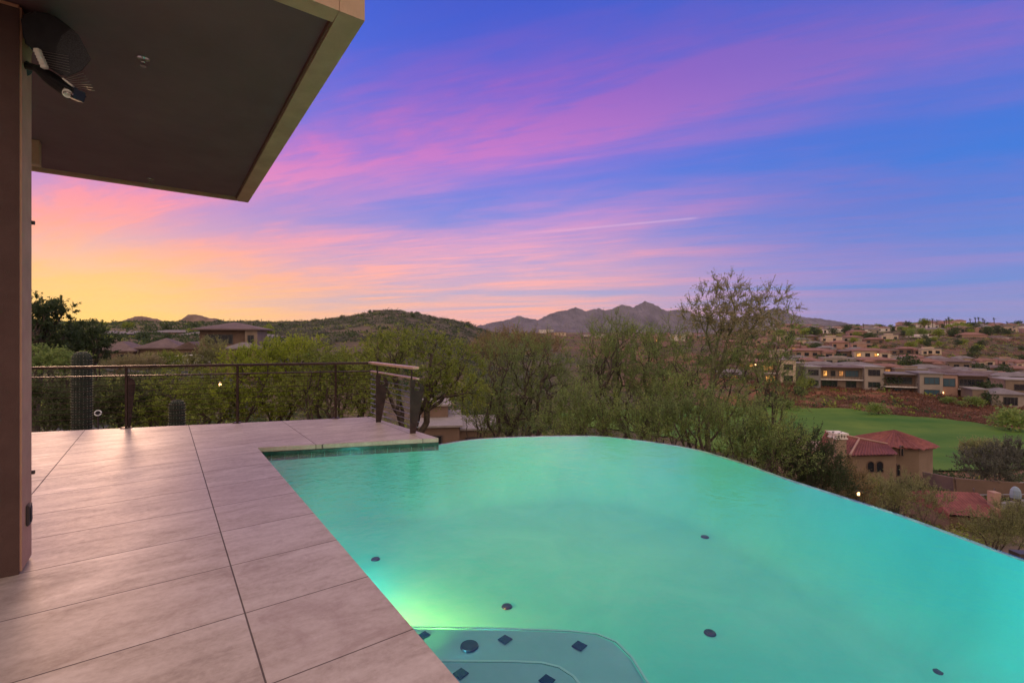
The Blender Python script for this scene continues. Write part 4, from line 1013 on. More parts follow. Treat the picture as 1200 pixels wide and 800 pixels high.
h = House(1182, 104, 'low pale villa with dark sloping roof, rightmost of the row', pyb=478)
h.block(-2.8,3.0,0,7,-3,2.9,'stucco_pale'); h.hip(-2.8,3.0,0,7,2.9,1.0,'tile_grey',.4); h.win(.3,1.5,2.4,1.8,0,mull=3); h.block(-5.5,-2.804,1.5,7,-3,3.6,'stucco_tan'); h.flat(-5.5,-3,1.5,7,3.6)
h = House(1205, 112, 'tan villa rising behind the low pale one, cut by the right edge of the picture', pyb=462)
h.block(-4,4,0,7,-3,3.2,'stucco_tan'); h.flat(-4,4,0,7,3.2,'roof_flat'); h.win(-1.5,1.6,2,1.5,0); h.win(1.5,1.6,2,1.5,0,1)
# rows behind ----------------------------------------------------
ROWS = [
 (925,150,436,10,3.2,'stucco_grey','roof_flat',0,'flat grey roofed house behind the leftmost villa'),
 (965,148,437,9,3.2,'stucco_tan','tile_grey',1,'grey tiled house behind the left pale tower'),
 (1005,146,438,11,3.2,'stucco_grey','tile_grey',1,'wide grey tiled house behind the right pale tower'),
 (1040,144,439,9,3.0,'stucco_brown','tile_terra',1,'terracotta roofed house behind the gap between villas'),
 (1068,140,443,8,3.4,'stucco_tan','roof_flat',0,'flat roofed tan house left of the deep balcony'),
 (1110,138,446,10,3.0,'stucco_pale','tile_brown',1,'brown tiled house behind the pinkish tower'),
 (1150,134,450,11,3.2,'stucco_tan','tile_brown',1,'brown tiled house behind the right balcony'),
 (1190,130,452,9,3.2,'stucco_grey','tile_grey',1,'grey tiled house above the low pale villa'),
 (1165,120,466,6,3.2,'stucco_cream','roof_flat',0,'cream house squeezed left of the low pale villa'),
 (955,198,419,15,3.6,'stucco_pink','tile_terra',1,'long terracotta roofed house on the second terrace at the left'),
 (1000,195,420,9,3.6,'stucco_brown','tile_brown',1,'brown house with dim porch in the second terrace'),
 (1022,190,420,12,3.8,'stucco_cream','tile_terra',2,'terracotta roofed house with the brightest porch lamp'),
 (1085,168,434,10,3.8,'stucco_brown','tile_terra',3,'red-roofed house with orange lit left end on the middle terrace'),
 (1115,168,434,11,3.8,'stucco_tan','tile_brown',1,'brown roofed house joined right of the orange lit one'),
 (1133,170,436,7,3.8,'stucco_grey','tile_brown',1,'narrow dark house ending the middle terrace group'),
 (1165,172,440,9,3.4,'stucco_pink','tile_brown',2,'house with glowing orange terrace near the right edge'),
 (1193,170,441,10,3.4,'stucco_brown','tile_terra',3,'glowing orange fronted house at the right edge'),
 (1030,158,431,10,3.2,'stucco_tan','tile_terra',1,'pale terracotta roof above the balcony villas'),
 (985,165,428,10,3.0,'stucco_pale','roof_flat',0,'pale flat roofed house between the two terraces'),
 (880,170,432,9,3.4,'stucco_tan','tile_terra',2,'lit tan house half hidden by the big sparse tree'),
 (860,150,446,8,3.2,'stucco_grey','tile_grey',1,'grey house seen through the big sparse tree'),
 (1083,360,402,16,6.5,'stucco_white','roof_flat',5,'large white house on the far slope below the ridge'),
 (1108,365,402,8,5,'stucco_white','tile_grey',0,'small white gabled house right of the large white one'),
 (1043,350,399,10,5,'stucco_cream','roof_flat',1,'cream house on the far slope left of the large white one'),
 (1141,350,402,15,7.5,'stucco_pink','tile_terra',1,'pink terraced house on the far slope'),
 (1172,350,401,10,4.5,'stucco_white','tile_brown',1,'white arched house on the far slope near the right'),
 (1192,350,402,8,4,'stucco_white','tile_brown',1,'low white house at the far right below the ridge'),
 (640,1500,389,46,9,'stucco_white','roof_flat',0,'long white building on the plain below the mountains'),
 (672,1500,392,30,7,'stucco_pale','roof_flat',0,'pale building right of the long white one on the plain'),
 (768,380,402,12,6,'stucco_pink','tile_terra',2,'pinkish house glimpsed between the feathery tree and the tall tree'),
 (795,420,398,12,6,'stucco_white','tile_grey',1,'white house glimpsed left of the tall tree trunk')]
def simple_house(px, Y, pyb, w_, hh_, wall, roofm, wins, label, group=None, depth=None, name='house', rz=None):
    h = House(px, Y, label, pyb=pyb, group=group, name=name, rz=rz); d = depth or w_*.6; rnd = random.Random(int(px*7+Y))
    h.block(-w_/2, w_/2, 0, d, -4, hh_*.78, wall)
    if 'tile' in roofm: h.hip(-w_/2, w_/2, 0, d, hh_*.78, hh_*.26, roofm, .35+w_*.01)
    else:
        h.flat(-w_/2, w_/2, 0, d, hh_*.78, roofm, .15)
        if w_ < 30: h.block(-w_*.2, w_*.25, d*.3, d*.9, hh_*.78+.26, hh_*1.02, wall)
    n_ = max(2, int(w_/2.6))
    for i in range(n_):
        x_ = -w_/2+w_*(i+.5)/n_; lit = 0
        if wins == 2 and i in (0, n_//2): lit = 2
        if wins == 3 and i < max(1, n_*.5): lit = 1+(i == 0)
        if wins and rnd.random() < .12: lit = 1
        if Y < 260 or i % 2 == 0: h.win(x_, hh_*.38, w_/n_*.55, hh_*.38, 0, lit, mull=1 if Y < 200 else 0)
    if Y < 260:  # porch wing
        s = rnd.choice((-1, 1)); x0 = s*w_*.15; x1 = s*w_*.45; x0, x1 = min(x0,x1), max(x0,x1)
        h.block(x0, x1, -1.8, -.004, -4, hh_*.62, wall, 'wing'); h.hip(x0, x1, -1.8, -.1, hh_*.62, .5, roofm, .25) if 'tile' in roofm else h.flat(x0, x1, -1.8, -.05, hh_*.62, roofm)
        h.win((x0+x1)/2, hh_*.3, (x1-x0)*.5, hh_*.34, -1.8, 1 if wins == 3 else 0)
    if wins == 2: MB().lathe([(0,0),(.2,0),(.22,.3),(0,.5)], (w_*.1,-.6 if Y > 260 else -2.2,hh_*.4), 8).build('porch_lamp', 'bulb_glow', h.root)
    return h
for r_ in ROWS: simple_house(*r_)
mr = random.Random(21); tints = [('stucco_tan','tan'),('stucco_pale','beige'),('stucco_brown','brown'),('stucco_cream','cream'),('stucco_pink','pinkish')]
rfs = [('roof_flat','flat roof'),('tile_terra','terracotta roof'),('tile_brown','brown roof'),('tile_grey','grey roof')]
for i, (px, Y) in enumerate([(935,175),(948,165),(975,172),(1008,176),(1020,168),(1048,172),(1060,185),(1040,195),(1070,200),(1100,190),(1130,200),(1155,195),(1180,200),(1200,190),(970,225),(1005,230),(1040,235),(915,205),(935,235),(885,215),(905,255),(930,265),(955,270),(985,265),(1010,270),(870,250),(895,300),(925,320),(950,330),(975,320),(1000,330),(1065,240),(1090,235),(860,290),(940,290),(1025,300),(1088,150),(1105,152),(1130,149),(1172,142),(1150,144),(1210,150)]):
    wl, wn0 = mr.choice(tints); rf_, rn0 = mr.choice(rfs); py = HOR+(EYE-ground(px, Y).z)/Y*F
    simple_house(px, Y, py+.3, mr.uniform(5.5, 8.5)*(1+max(0,Y-220)/220), mr.uniform(2.8, 3.6)*(1+max(0,Y-220)/300), wl, rf_, 1, f'{wn0} house with {rn0} packed among the terraces, '+('left part' if px < 1000 else 'middle part' if px < 1090 else 'right part')+(' front' if Y < 160 else ' far rows' if Y > 255 else ' upper rows' if Y > 190 else ' middle row'), group='houses packed on the terraces')
# ridge houses, small
rr = random.Random(5); walls = ['stucco_white','stucco_cream','stucco_pink','stucco_tan','stucco_pale']; wn_ = {'stucco_white':'white','stucco_cream':'cream','stucco_pink':'pink','stucco_tan':'tan','stucco_pale':'beige'}
rfn = {'tile_terra':'terracotta roof','tile_grey':'grey roof','roof_flat':'flat roof','tile_brown':'brown roof'}
cnt = {}
xs_ = sorted([rr.uniform(905, 1230) for _ in range(105)])
for i, px in enumerate(xs_):
    Y = rr.uniform(400, 600); top = rr.choice((0, 1))
    wl = rr.choice(walls); rf_ = rr.choice(list(rfn)); g_ = ground(px, Y)
    base_py = HOR+(EYE-g_.z)/Y*F
    simple_house(px, Y, base_py+.4, rr.uniform(8, 15), rr.uniform(4.5, 6.5), wl, rf_, rr.choice((0,0,0,1,2)) if Y < 520 else 0, f'small {wn_[wl]} house with {rfn[rf_]} on the crowded far ridge', group='small houses on the far ridge')
for i in range(26):
    px = rr.uniform(590, 930); Y = rr.uniform(420, 1300); wl = rr.choice(walls); rf_ = rr.choice(list(rfn))
    simple_house(px, Y, HOR+(EYE-ground(px, Y).z)/Y*F+.2, rr.uniform(10, 18), rr.uniform(4, 6), wl, rf_, 1, f'tiny {wn_[wl]} house with {rfn[rf_]} scattered on the plain behind the trees', group='tiny houses on the plain')

# left houses, tiled roofs --------------------------------------
h = House(268, 72, 'two storey brown house with hipped tile roof left of the hill', pyb=428, rz=.25)
kx = 72/F
h.block(-4.2,2.2,1,8,-3,5.3,'stucco_brown'); h.hip(-4.4,3.9,0,8,5.3,1.1,'tile_brown',.5); h.block(2.204,3.9,0,6,-3,5.3,'stucco_tan')
h.win(-1.6,3.9,3.8,1.5,1,mull=4); h.win(3.0,3.8,.9,1.5,0); h.win(3.0,1.2,.9,1.2,0)
h.block(.6,4.6,-3.2,-.004,-3,2.5,'stucco_brown','wing'); h.hip(.6,4.6,-3.2,-.1,2.5,.8,'tile_grey',.4); h.win(2.2,1.2,1.2,1.4,-3.2)
h = House(170, 78, 'long low brown house with sloping tile roofs left of the two storey house', pyb=427, rz=.3)
h.block(-6.5,-1.6,0,7,-3,2.1,'stucco_brown'); h.hip(-6.5,-1.6,0,7,2.1,1.5,'tile_brown',.5); h.block(-1.5,4.5,1.2,8,-3,2.5,'stucco_brown'); h.hip(-1.5,4.5,1.2,8,2.5,1.6,'tile_brown',.5); h.win(-5.2,1,1.2,1.3,0)
h.block(4.604,10,1.5,8,-3,2.1,'stucco_brown'); h.hip(4.9,10,1.5,8,2.1,1.6,'tile_brown',.5); h.win(7,1,1.4,1.4,1.5); h.win(-3,1,1.6,1.3,0); h.win(.5,1,1.6,1.3,1.2); h.win(3.2,1,1,1.3,1.2,1)
h = House(222, 76, 'small gabled entry house with arched opening beside the parked cars', pyb=426, rz=.2)
h.block(-1.8,1.8,0,5,-3,2.3,'stucco_brown'); m = MB(); m.add([(-2.3,-.4,2.31),(2.3,-.4,2.31),(0,-.4,3.5),(-2.3,5,2.31),(2.3,5,2.31),(0,5,3.5)], [(0,1,2),(5,4,3),(0,2,5,3),(1,4,5,2),(0,3,4,1)]); m.build('roof', 'tile_brown', h.root); h.win(0,.9,1.6,1.7,0,mull=0)
for i, (px, Y, pyb, w_, hh_) in enumerate(((120,150,402,12,3.6),(150,170,400,13,3.4),(200,180,398,14,3.4),(235,165,402,12,3.6),(140,240,394,13,3.6),(185,250,393,14,3.6),(305,150,406,11,3.6))):
    simple_house(px, Y, pyb, w_, hh_, 'stucco_brown', 'tile_grey', 0, ['brownish tiled house low behind the dark round tree','brownish tiled house above the long low one, left','brownish tiled house above the gabled entry','brownish tiled house behind the two storey roof','far brownish house on the left slope','far brownish house below the twin rocky peaks','brownish house right of the two storey house'][i])
# hilltop villa
h = House(453, 560, 'long villa on the summit of the round hill', pyb=368); h.block(-16,14,0,12,-6,4.5,'stucco_tan'); h.flat(-16,14,0,12,4.5); 
for i in range(5): h.win(-13+i*6,2.2,2.6,2.0,0)
# brown house under the deck trees
h = House(528, 30, 'brown house with pale flat roofs seen below the deck end', pyb=530, rz=.12)
s = 30/F
h.block(-2.2,.55,0,6,-2,1.6,'stucco_brown'); h.flat(-2.2,.55,0,6,1.6,'roof_flat',.2,.12)
h.block(.554,3.2,.9,6,-2,1.2,'stucco_brown'); h.flat(.8,3.2,.9,6,1.2,'roof_flat',.2,.12); h.block(-2.0,-.2,3,6,1.73,2.5,'stucco_brown','parapet'); h.flat(-2.0,-.2,3,6,2.5,'roof_flat',.2,.12)
h.win(-.9,.5,.8,1.2,0,mull=0); h.win(1.5,.2,1.1,1.1,.9,mull=1); h.win(2.5,.2,.5,1.1,.9,1,mull=0)

# the red tiled house with a round tower --------------------------
HY = 42.0; kx = HY/F
h = House(1030, HY, 'villa with red barrel tile roofs, round tower and pale chimney beside the fairway', pyb=556, rz=0, name='tower_villa')
HX0 = (1030-600)*kx; HZ0 = (556-HOR)*kx
def hx(px, d=0): return (px-600)/F*(HY+d)-h.root.location.x
def hz_(py, d=0): return EYE-(py-HOR)/F*(HY+d)-h.root.location.z
tcx, tr_ = hx(1048, 4.7), (1082-1014)/2*(HY+4.7)/F
h.root['label'] = 'villa with red barrel tile roofs, round tower and pale chimney beside the fairway'
MB().lathe([(tr_,-3),(tr_,hz_(518,4.7))], (tcx,4.7,0), 8).build('tower_wall', 'stucco_tower', h.root)
def tiled_cone(r0, z0, z1, n=56):
    m = MB(); vs = []; fs = []
    for j, (s, z_) in enumerate(((1.0,z0),(.5,(z0*.52+z1*.48)),(.03,z1))):
        for i in range(n):
            t = 2*math.pi*i/n; a = round(t/(2*math.pi/8)-.0)*0; pol = 1/math.cos((t % (math.pi/4))-math.pi/8)*.955
            vs.append((r0*s*pol*math.cos(t), r0*s*pol*math.sin(t), z_+(.13 if i % 2 else 0)*(1 if j < 2 else 0)))
    for j in range(2):
        for i in range(n): fs.append((j*n+i, j*n+(i+1)%n, (j+1)*n+(i+1)%n, (j+1)*n+i))
    fs.append(tuple(range(n-1,-1,-1)))
    return m.add(vs, fs)
o = tiled_cone(.90*(1091-1004)/2*(HY+4.7)/F, hz_(518,4.7), hz_(503.5,4.7), 64).build('tower_roof', 'tile_red', h.root); o.location = (tcx,4.7,0)
# lower wing with a ribbed hip roof
def ribbed(poly_a, poly_b, n, amp=.05):
    """ruled roof slope between two lines a0-a1 (eave) and b0-b1 (ridge), corrugated like barrel tiles"""
    m = MB(); vs = []; a0, a1 = map(Vector, poly_a); b0, b1 = map(Vector, poly_b)
    for i in range(n+1):
        t = i/n; off = Vector((0,0,amp if i % 2 else 0)); vs += [a0.lerp(a1, t)+off, b0.lerp(b1, t)+off]
    return m.add(vs, [(2*i, 2*i+2, 2*i+3, 2*i+1) for i in range(n)])
ea0 = (hx(996,-.6),-.6,hz_(534,-.6)); ea1 = (hx(1054,-.6),-.6,hz_(532.5,-.6)); rb0 = (hx(1007,3.0),3.0,hz_(514.5,3.0)); rb1 = (hx(1040,3.0),3.0,hz_(521,3.0))
ro = ribbed((ea0,ea1),(rb0,rb1),30,.10); ro.add([ea0,ea1,(ea1[0],0,ea1[2]-.2),(ea0[0],0,ea0[2]-.2)], [(0,1,2,3)]); ro.build('wing_roof', 'tile_red', h.root)
ro = ribbed(((hx(955,1.0),1.0,hz_(527,1.0)),(hx(996,-.6),-.6,hz_(534,-.6))),((hx(967,3.4),3.4,hz_(506,3.4)),(hx(1007,3.0),3.0,hz_(514.5,3.0))),30,.10)
ro.add([(hx(967,3.4),3.4,hz_(506,3.4)),(hx(1007,3.0),3.0,hz_(514.5,3.0)),(hx(1007,7),7,hz_(524,7)),(hx(967,7),7,hz_(520,7))], [(0,1,2,3)]); ro.build('main_roof', 'tile_red', h.root)
MB().tube((hx(996,-.62),-.62,hz_(534,-.62)+.05),(hx(1007,3.0),3.0,hz_(514.5,3.0)+.08),.10,.08,8).tube((hx(967,3.4),3.4,hz_(506,3.4)+.1),(hx(1007,3.0),3.0,hz_(514.5,3.0)+.1),.09,.09,8).tube((hx(1007,3.0),3.0,hz_(514.5,3.0)+.1),(hx(1040,3.0),3.0,hz_(521,3.0)+.1),.09,.09,8).build('ridge_tiles', 'stucco_pink', h.root)
h.block(hx(998),hx(1050),0,6,-3,hz_(534),'stucco_tower','wing_wall'); h.block(hx(958),hx(997.9),1.4,7,-3,hz_(532),'stucco_tower','main_wall')
MB().box(hx(972),hx(983.5),-.9,.1,-2,hz_(512)).build('chimney', 'stucco_tower', h.root)
cpn = MB(); cpn.box(hx(971),hx(984.5),-1.0,.2,hz_(512)+.003,hz_(510.4))
for i in range(4): 
    x_ = hx(972)+i*(hx(983)-hx(972))/3.4; cpn.box(x_, x_+.12, -.95, .15, hz_(510.4)+.002, hz_(507))
cpn.box(hx(970.5),hx(985),-1.05,.25,hz_(507)+.002,hz_(505)); cpn.build('chimney_cap', 'stucco_white', [c for c in h.root.children if c.name.startswith('chimney')][0])
def archwin(cx, z0, w_, h_, yf, nm='arched_window'):
    m = MB(); pts = [(cx-w_/2,z0),(cx+w_/2,z0)]+[(cx+w_/2*math.cos(R(a)), z0+h_-w_/2+w_/2*math.sin(R(a))) for a in range(0,181,20)]
    n_ = len(pts); m.add([(p[0],yf-.02,p[1]) for p in pts]+[(p[0],yf+.1,p[1]) for p in pts], [tuple(range(n_))]+[(i,i+n_,(i+1)%n_+n_,(i+1)%n_) for i in range(n_)])
    o = m.build(nm, 'glass_dark', h.root)
    fr_ = MB()
    for i in range(n_): a = pts[i]; b = pts[(i+1)%n_]; fr_.bar((a[0],yf-.04,a[1]), (b[0],yf-.04,b[1]), .06, .06)
    fr_.build('window_frame', 'stucco_brown', o); return o
for px in (1020, 1030.5): archwin(hx(px), hz_(553), 8.5*kx, (553-540)*kx, 0)
archwin(hx(1059), hz_(560), 4.5*kx, 14*kx, .62); archwin(hx(1078.5), hz_(541), 3.4*kx, 13*kx, 2.0)

# second red roofed house, terrace and the yard below it ----------
h = House(1130, 30, 'house with a low red tile roof beyond the pool at the right', pyb=607, rz=-.1)
k2 = 30/F
ro = ribbed((( -1.6,-1.0,.55),(1.7,-1.0,.35)),((-1.3,1.4,1.25),(1.9,1.4,1.2)),34,.04); ro.add([(-1.6,-1,.55),(-1.3,1.4,1.25),(-1.3,4,.3),(-1.6,-1,.3)],[(0,1,2,3)]); ro.add([(-1.3,1.4,1.25),(1.9,1.4,1.2),(1.9,4,.4),(-1.3,4,.4)],[(0,1,2,3)]); ro.build('roof','tile_red',h.root)
h.block(-1.4,1.6,-.7,3.6,-3,.3,'stucco_brown')
MB().box(1.55,1.95,-.2,.3,.3,1.7).build('chimney','stucco_pink',h.root)
def wallrun(name, label, pts, hh_, th, mat, cat='wall'):
    b = MB()
    for a, c_ in zip(pts[:-1], pts[1:]): b.bar(Vector(a)-Vector((0,0,hh_/2)), Vector(c_)-Vector((0,0,hh_/2)), th, hh_)
    o = b.build(name, mat); props(o, label, cat); return o
wallrun('terrace_wall', 'dark low terrace wall between the fairway thicket and the red roof', [W(1084,553,40), W(1120,560,36), W(1200,566,34)], 1.0, .3, 'stucco_brown')
wallrun('terrace_wall', 'pale-capped garden wall running to the right edge beyond the red roof', [W(1165,590,30), W(1215,584,32)], .35, .3, 'stucco_grey')
wallrun('terrace_wall', 'dark parapet just outside the pool edge at the lower right', [W(1188,646,9), W(1260,650,9)], .25, .2, 'frame_dark')
fn = empty('garden_fence', W(1120,583,32)); props(fn, 'thin metal garden fence above the red tile roof', 'fence')
fo = fn.location.copy(); b = MB(); b.tube(W(1105,580,32)-fo, W(1205,579,33)-fo, .03, n=6).tube(W(1120,566,36)-fo, W(1205,565,36)-fo, .025, n=6); b.build('fence_rail', 'cable_steel', fn)
for px in (1141, 1165, 1190): MB().tube(W(px,572,32.5)-fo, W(px+1,604,32.5)-fo, .035, n=6).build('fence_post', 'cable_steel', fn)
# covered grill
gp = W(1190, 583, 31); gr_ = empty('covered_grill', gp); props(gr_, 'pale blue covered garden grill by the fence at the right', 'grill')
MB().lathe([(.28,0),(.30,.2),(.26,.5),(.17,.66),(.07,.72),(0,.74)], (0,0,0), 7).build('cover', 'tarp', gr_, bevel=.03); MB().box(-.2,.2,-.15,.15,-.8,-.002).build('stand', 'frame_dark', gr_)

# parked cars at the left ----------------------------------------
def car(px, Y, pyb, rz, lab):
    e = empty('parked_car', (0,0,0)); p = ground(px, Y); p.z = EYE-(pyb-HOR)/F*Y; e.location = p; e.rotation_euler.z = rz; props(e, lab, 'car', None)
    side = [(-2.2,.35),(-2.2,.75),(-1.9,.95),(-1.2,1.0),(-.5,1.42),(.9,1.45),(1.6,1.05),(2.15,.95),(2.25,.4)]
    m = MB(); n_ = len(side); m.add([(a,-.88,b) for a,b in side]+[(a,.88,b) for a,b in side], [tuple(range(n_)), tuple(range(2*n_-1,n_-1,-1))]+[(i,i+n_,(i+1)%n_+n_,(i+1)%n_) for i in range(n_)])
    m.build('body', 'car_white', e, bevel=.06)
    g = MB()
    for s in (-1,1): g.add([(-1.05,s*.892,1.02),(1.4,s*.892,1.05),(.8,s*.885,1.38),(-.45,s*.885,1.36)], [(0,1,2,3)])
    g.add([(-1.16,-.7,1.05),(-1.16,.7,1.05),(-.58,.66,1.40),(-.58,-.66,1.40)], [(0,1,2,3)]); g.build('windows', 'glass_dark', e)
    for x_ in (-1.4,1.4):
        for s in (-1,1): MB().tube((x_,s*.70,.33),(x_,s*.90,.33),.33,n=16).build('wheel','tyre',e)
car(206, 60, 430, .35, 'white parked car, the left of two beyond the railing'); car(224, 60, 429, .6, 'white parked car, the right of two beyond the railing')

# ------------------------------------------------------------------ distant vegetation
def clump_mesh(name, rng, n, ll, flat=.8, dome=True, h=1.0):
    d = rng.normal(size=(n,3)); d /= np.linalg.norm(d, axis=1, keepdims=True); r_ = rng.random(n)**.4
    p = d*r_[:,None]; p[:,2] = np.abs(p[:,2])*flat if dome else p[:,2]*flat+h
    lump = 1+.25*np.sin(d[:,0]*4+rng.random()*6)*np.cos(d[:,1]*3+rng.random()*6); p *= lump[:,None]
    return leaf_quads(p, d+rng.normal(size=(n,3))*.6, ll*rng.uniform(.6,1.4,n), ll*.7*rng.uniform(.6,1.3,n), rng)
rng = np.random.default_rng(99)
def scrub(name, label, area, n, size, mat, seed, per=34, avoid_fair=True, cat='scrub'):
    rng = np.random.default_rng(seed); var = [clump_mesh('v', rng, per, .42) for _ in range(6)]; fine = [clump_mesh('v', rng, 260, .13) for _ in range(5)]; out = []
    (p0, p1), (y0, y1) = area; fpts = FAIR
    def inside(x_, y_):
        c = False; m_ = len(fpts)
        for i in range(m_):
            a, b = fpts[i], fpts[(i+1)%m_]
            if (a[1] > y_) != (b[1] > y_) and x_ < (b[0]-a[0])*(y_-a[1])/(b[1]-a[1])+a[0]: c = not c
        return c
    for _ in range(n):
        px = rng.uniform(p0, p1); Y = math.exp(rng.uniform(math.log(y0), math.log(y1)))
        x_ = (px-600)/F*Y
        if mnoise.noise(Vector((x_*.03, Y*.03, seed))) +.5*mnoise.noise(Vector((x_*.11, Y*.11, seed+4))) < rng.uniform(-.12,.22) - (.35 if 'red' in name else .08): continue
        if avoid_fair and inside(x_, Y): continue
        s = size*rng.uniform(.4,1.35)*(1+Y/500); v = (fine[rng.integers(5)] if Y < 75 else var[rng.integers(6)])*np.array([s, s, s*rng.uniform(.6,1.0)])+np.array([x_, Y, hz(x_, Y)-.1*s]); out.append(v)
    o = np_mesh(name, np.concatenate(out), 4, mat); props(o, label, cat, kind='stuff'); return o
scrub('desert_scrub', 'dark green desert scrub over the slopes', ((-100,1300),(26,1100)), 5200, 1.15, 'leaf_dark', 1)
scrub('desert_scrub', 'olive green desert scrub over the slopes', ((-100,1300),(26,700)), 4200, .95, 'leaf_mesquite', 2)
scrub('red_brush', 'reddish dry brush on the bank above the fairway', ((880,1300),(86,135)), 6500, .62, 'leaf_rust', 3)
scrub('desert_scrub', 'small dark scrub on the far right slopes', ((830,1300),(135,620)), 5200, .75, 'leaf_dark', 11, per=26)
scrub('desert_scrub', 'small olive scrub on the far right slopes', ((830,1300),(135,520)), 3200, .7, 'leaf_mesquite', 12, per=26)
scrub('red_brush', 'reddish brush on the far right slopes', ((830,1300),(135,400)), 2600, .8, 'leaf_rust', 13, per=26)
scrub('dry_grass', 'pale dry grass tufts on the slopes', ((-100,1300),(26,330)), 2600, .6, 'leaf_dry', 4)
scrub('desert_scrub', 'dark scrub on the left hills', ((-100,640),(80,1000)), 6000, 1.3, 'leaf_dark', 21, per=26)
scrub('desert_scrub', 'grey-green scrub on the round hill', ((250,640),(120,900)), 3000, 1.5, 'leaf_grey', 6)

# individual garden trees among the houses: one of each kind, copied
def small_tree(mat, seed, nm='garden_tree'):
    r_ = np.random.default_rng(seed); root = empty(nm, (0,0,-999))
    MB().tube((0,0,-.5),(0.1,0,1.2),.16,.10,6).tube((.1,0,1.1),(.6,.2,2.2),.09,.04,5).tube((.1,0,1.1),(-.5,-.1,2.3),.09,.04,5).build('trunk','bark',root)
    parts_ = []
    for _ in range(6):
        c = np.array([r_.uniform(-1.3,1.3), r_.uniform(-1.3,1.3), r_.uniform(.5,2.3)]); parts_.append(clump_mesh('c', r_, 150, .34, .8, False, 0)*r_.uniform(.8,1.25)+c)
    np_mesh('crown', np.concatenate(parts_), 4, mat, root); return root
def copy_tree(src):
    c = src.copy(); COL.objects.link(c)
    for ch in src.children:
        d = ch.copy(); COL.objects.link(d); d.parent = c
    return c
protos = {m: small_tree(m, 200+i) for i, m in enumerate(('leaf_dark','leaf_mesquite','leaf_wispy'))}
used = set()
def put(mat, px, Y, s, label, group=None, pyb=None):
    src = protos[mat]
    o = src if mat not in used else copy_tree(src); used.add(mat)
    g_ = ground(px, Y)
    if pyb: g_.z = EYE-(pyb-HOR)/F*Y
    o.location = g_; o.scale = (s, s, s*random.uniform(.85,1.1)); o.rotation_euler.z = random.uniform(0,6.28); props(o, label, 'tree', group)
for a in [('leaf_mesquite',943,124,1.1,'round green tree between the first and second villa'),('leaf_dark',936,120,.8,'small dark tree right of the leftmost villa'),
          ('leaf_dark',1042,120,1.3,'dark green tree right of the grey villa'),('leaf_wispy',1033,126,1.1,'feathery green tree at the end of the grey villa'),
          ('leaf_dark',1155,112,1.6,'large dark tree between the balcony villa and the low pale villa'),('leaf_dark',1160,106,1.2,'dark tree in front of the large dark one beside the low pale villa'),
          ('leaf_wispy',1138,104,1.0,'grey-green tree below the right balcony'),('leaf_wispy',1115,106,.8,'small green tree by the lamp of the pinkish tower'),
          ('leaf_dark',1066,160,1.9,'big round dark tree on the middle terrace'),('leaf_mesquite',1057,163,1.3,'green tree left of the big round dark one'),
          ('leaf_dark',985,178,1.5,'dark tree on the second terrace among terracotta roofs'),('leaf_dark',990,160,1.2,'dark tree below the second terrace'),
          ('leaf_dark',1150,160,1.5,'dark tree between the two lit terrace houses'),('leaf_mesquite',1170,125,1.0,'green tree above the low pale villa'),
          ('leaf_wispy',1182,82,1.7,'grey-green tree on the far fairway edge at the right'),('leaf_wispy',1030,98,1.0,'pale green bushy tree on the red bank above the fairway'),
          ('leaf_dark',905,112,1.3,'dark bushy tree where the red bank meets the big tree'),('leaf_wispy',925,108,1.0,'grey-green bushy tree at the left of the red bank'),
          ('leaf_dark',1020,360,2.0,'dark tree on the far slope left of the cream house'),('leaf_dark',1118,365,2.6,'dark tree right of the small white gabled house'),
          ('leaf_mesquite',1100,375,2.2,'olive tree behind the large white house'),('leaf_dark',1155,380,2.2,'dark tree right of the pink terraced house'),
          ('leaf_dark',960,180,1.3,'dark tree before the long terracotta roof'),('leaf_dark',1180,155,1.2,'dark tree before the glowing terrace house')]:
    put(*a)
for i in range(110):
    px = rr.uniform(910, 1230); Y = rr.uniform(380, 620); m = rr.choice(('leaf_dark','leaf_dark','leaf_mesquite','leaf_wispy'))
    kind = {'leaf_dark':'dark','leaf_mesquite':'olive','leaf_wispy':'grey-green'}[m]
    put(m, px, Y, rr.uniform(1.2, 2.6), f'{kind} tree among the small houses on the far ridge', 'trees on the far ridge')
for i in range(20):
    px = rr.uniform(230, 560); Y = rr.uniform(330, 620); put('leaf_dark', px, Y, rr.uniform(.6, 1.2), 'small dark tree dotting the round hill at the left', 'trees on the round hill')
for i in range(22):
    px = rr.uniform(60, 330); Y = rr.uniform(85, 280); m = rr.choice(('leaf_dark','leaf_mesquite')); put(m, px, Y, rr.uniform(.7, 1.3), ('dark' if m == 'leaf_dark' else 'olive')+' tree on the slope behind the tiled roofs at the left', 'trees on the left slope')
for i in range(46):
    px = rr.uniform(860, 1230); Y = rr.uniform(140, 360); m = rr.choice(('leaf_dark','leaf_dark','leaf_mesquite'))
    put(m, px, Y, rr.uniform(.5, 1.0)*(1+Y/500), ('dark' if m == 'leaf_dark' else 'olive')+' garden tree between the terraced houses', 'garden trees between the terraced houses')
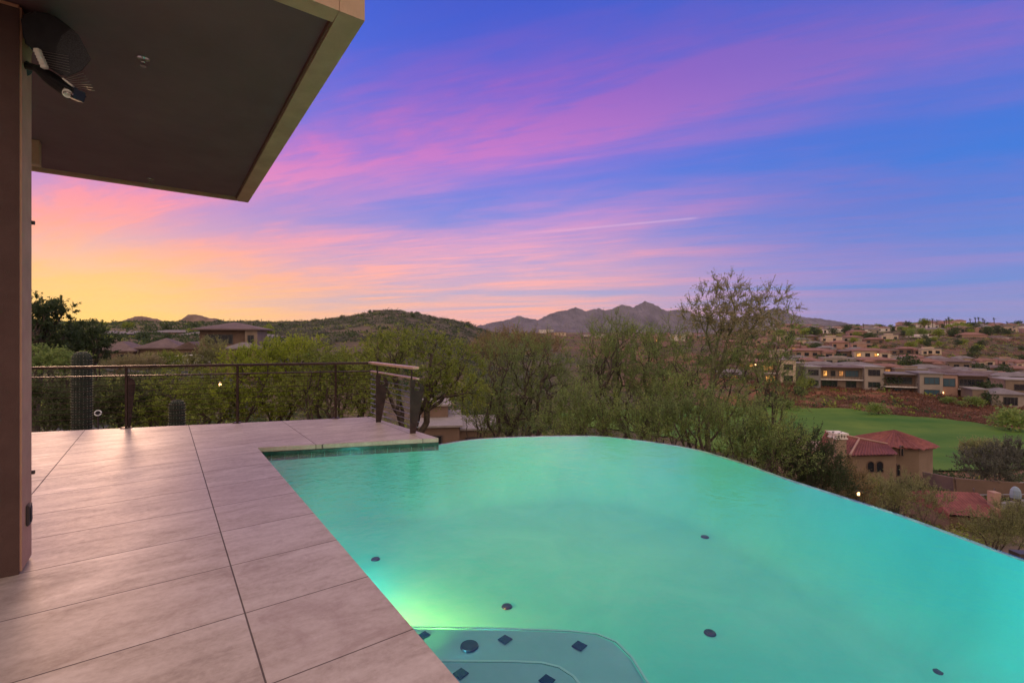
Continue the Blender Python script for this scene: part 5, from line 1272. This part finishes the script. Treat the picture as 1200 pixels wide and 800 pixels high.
# palms on the ridge
def palm():
    root = empty('palm_tree', (0,0,-999)); MB().tube((0,0,-1),(0,0,9),.28,.2,7).build('trunk','bark',root)
    r_ = np.random.default_rng(4); B = []; Dd = []
    fm = MB()
    for i in range(34):
        t = r_.uniform(0, 6.28); e = r_.uniform(-.7, 1.2); L_ = r_.uniform(1.3, 1.9); d = Vector((math.cos(t)*math.cos(e), math.sin(t)*math.cos(e), math.sin(e)))
        p0 = Vector((0,0,9)); p1 = p0+d*L_*.6; p2 = p0+d*L_+Vector((0,0,-.35)); s = Vector((-math.sin(t), math.cos(t), 0))*.16
        fm.add([p0, p1+s, p2, p1-s], [(0,1,2,3)])
    fm.build('crown', 'leaf_dark', root); return root
pp = palm(); first = True
for px, Y, s in ((1088,470,1.0),(1093,480,1.15),(1109,480,1.05),(1112,470,1.25),(1107,470,.95),(1137,480,1.0),(1143,490,1.15),(1147,470,1.2),(1152,480,1.1),(1154,470,.95),(1165,490,1.15),(1098,490,.8),(1062,480,1.0),(1077,500,.8),(1012,480,.9),(998,480,.8),(1180,480,.85)):
    o = pp if first else copy_tree(pp); first = False; g_ = ground(px, Y); o.location = g_; o.scale = (s*1.2, s*1.2, s); props(o, 'slender dark palm standing above the far ridge against the sky', 'palm tree', 'palms on the far ridge')
# round leafless tree on the skyline
rp = ground(1083, 460)
make_tree('ridge_tree', 'broad open-crowned tree on the far skyline', rp, [(0,0,9,5.5,4,3.6)], tips=160, seed=71, leaf='leaf_mesquite', twigs=4, tl=1.0, per=5, ll=.5, lw_=.35, trunk_r=.5, stems=2, mintrunk=.05)

# ------------------------------------------------------------------ evening haze over the valley
hb = MB().box(-7760, 7760, -7760, 7760, -62, 620).build('haze', MATS['white_paint']); props(hb, kind='stuff')
hm = bpy.data.materials.new('haze'); hm.use_nodes = True; hm.node_tree.nodes.clear()
pv = hm.node_tree.nodes.new('ShaderNodeVolumePrincipled'); pv.inputs['Color'].default_value = (.74,.80,1.0,1); pv.inputs['Density'].default_value = 2.2e-5
oo = hm.node_tree.nodes.new('ShaderNodeOutputMaterial'); hm.node_tree.links.new(pv.outputs[0], oo.inputs['Volume'])
hb.data.materials.clear(); hb.data.materials.append(hm)
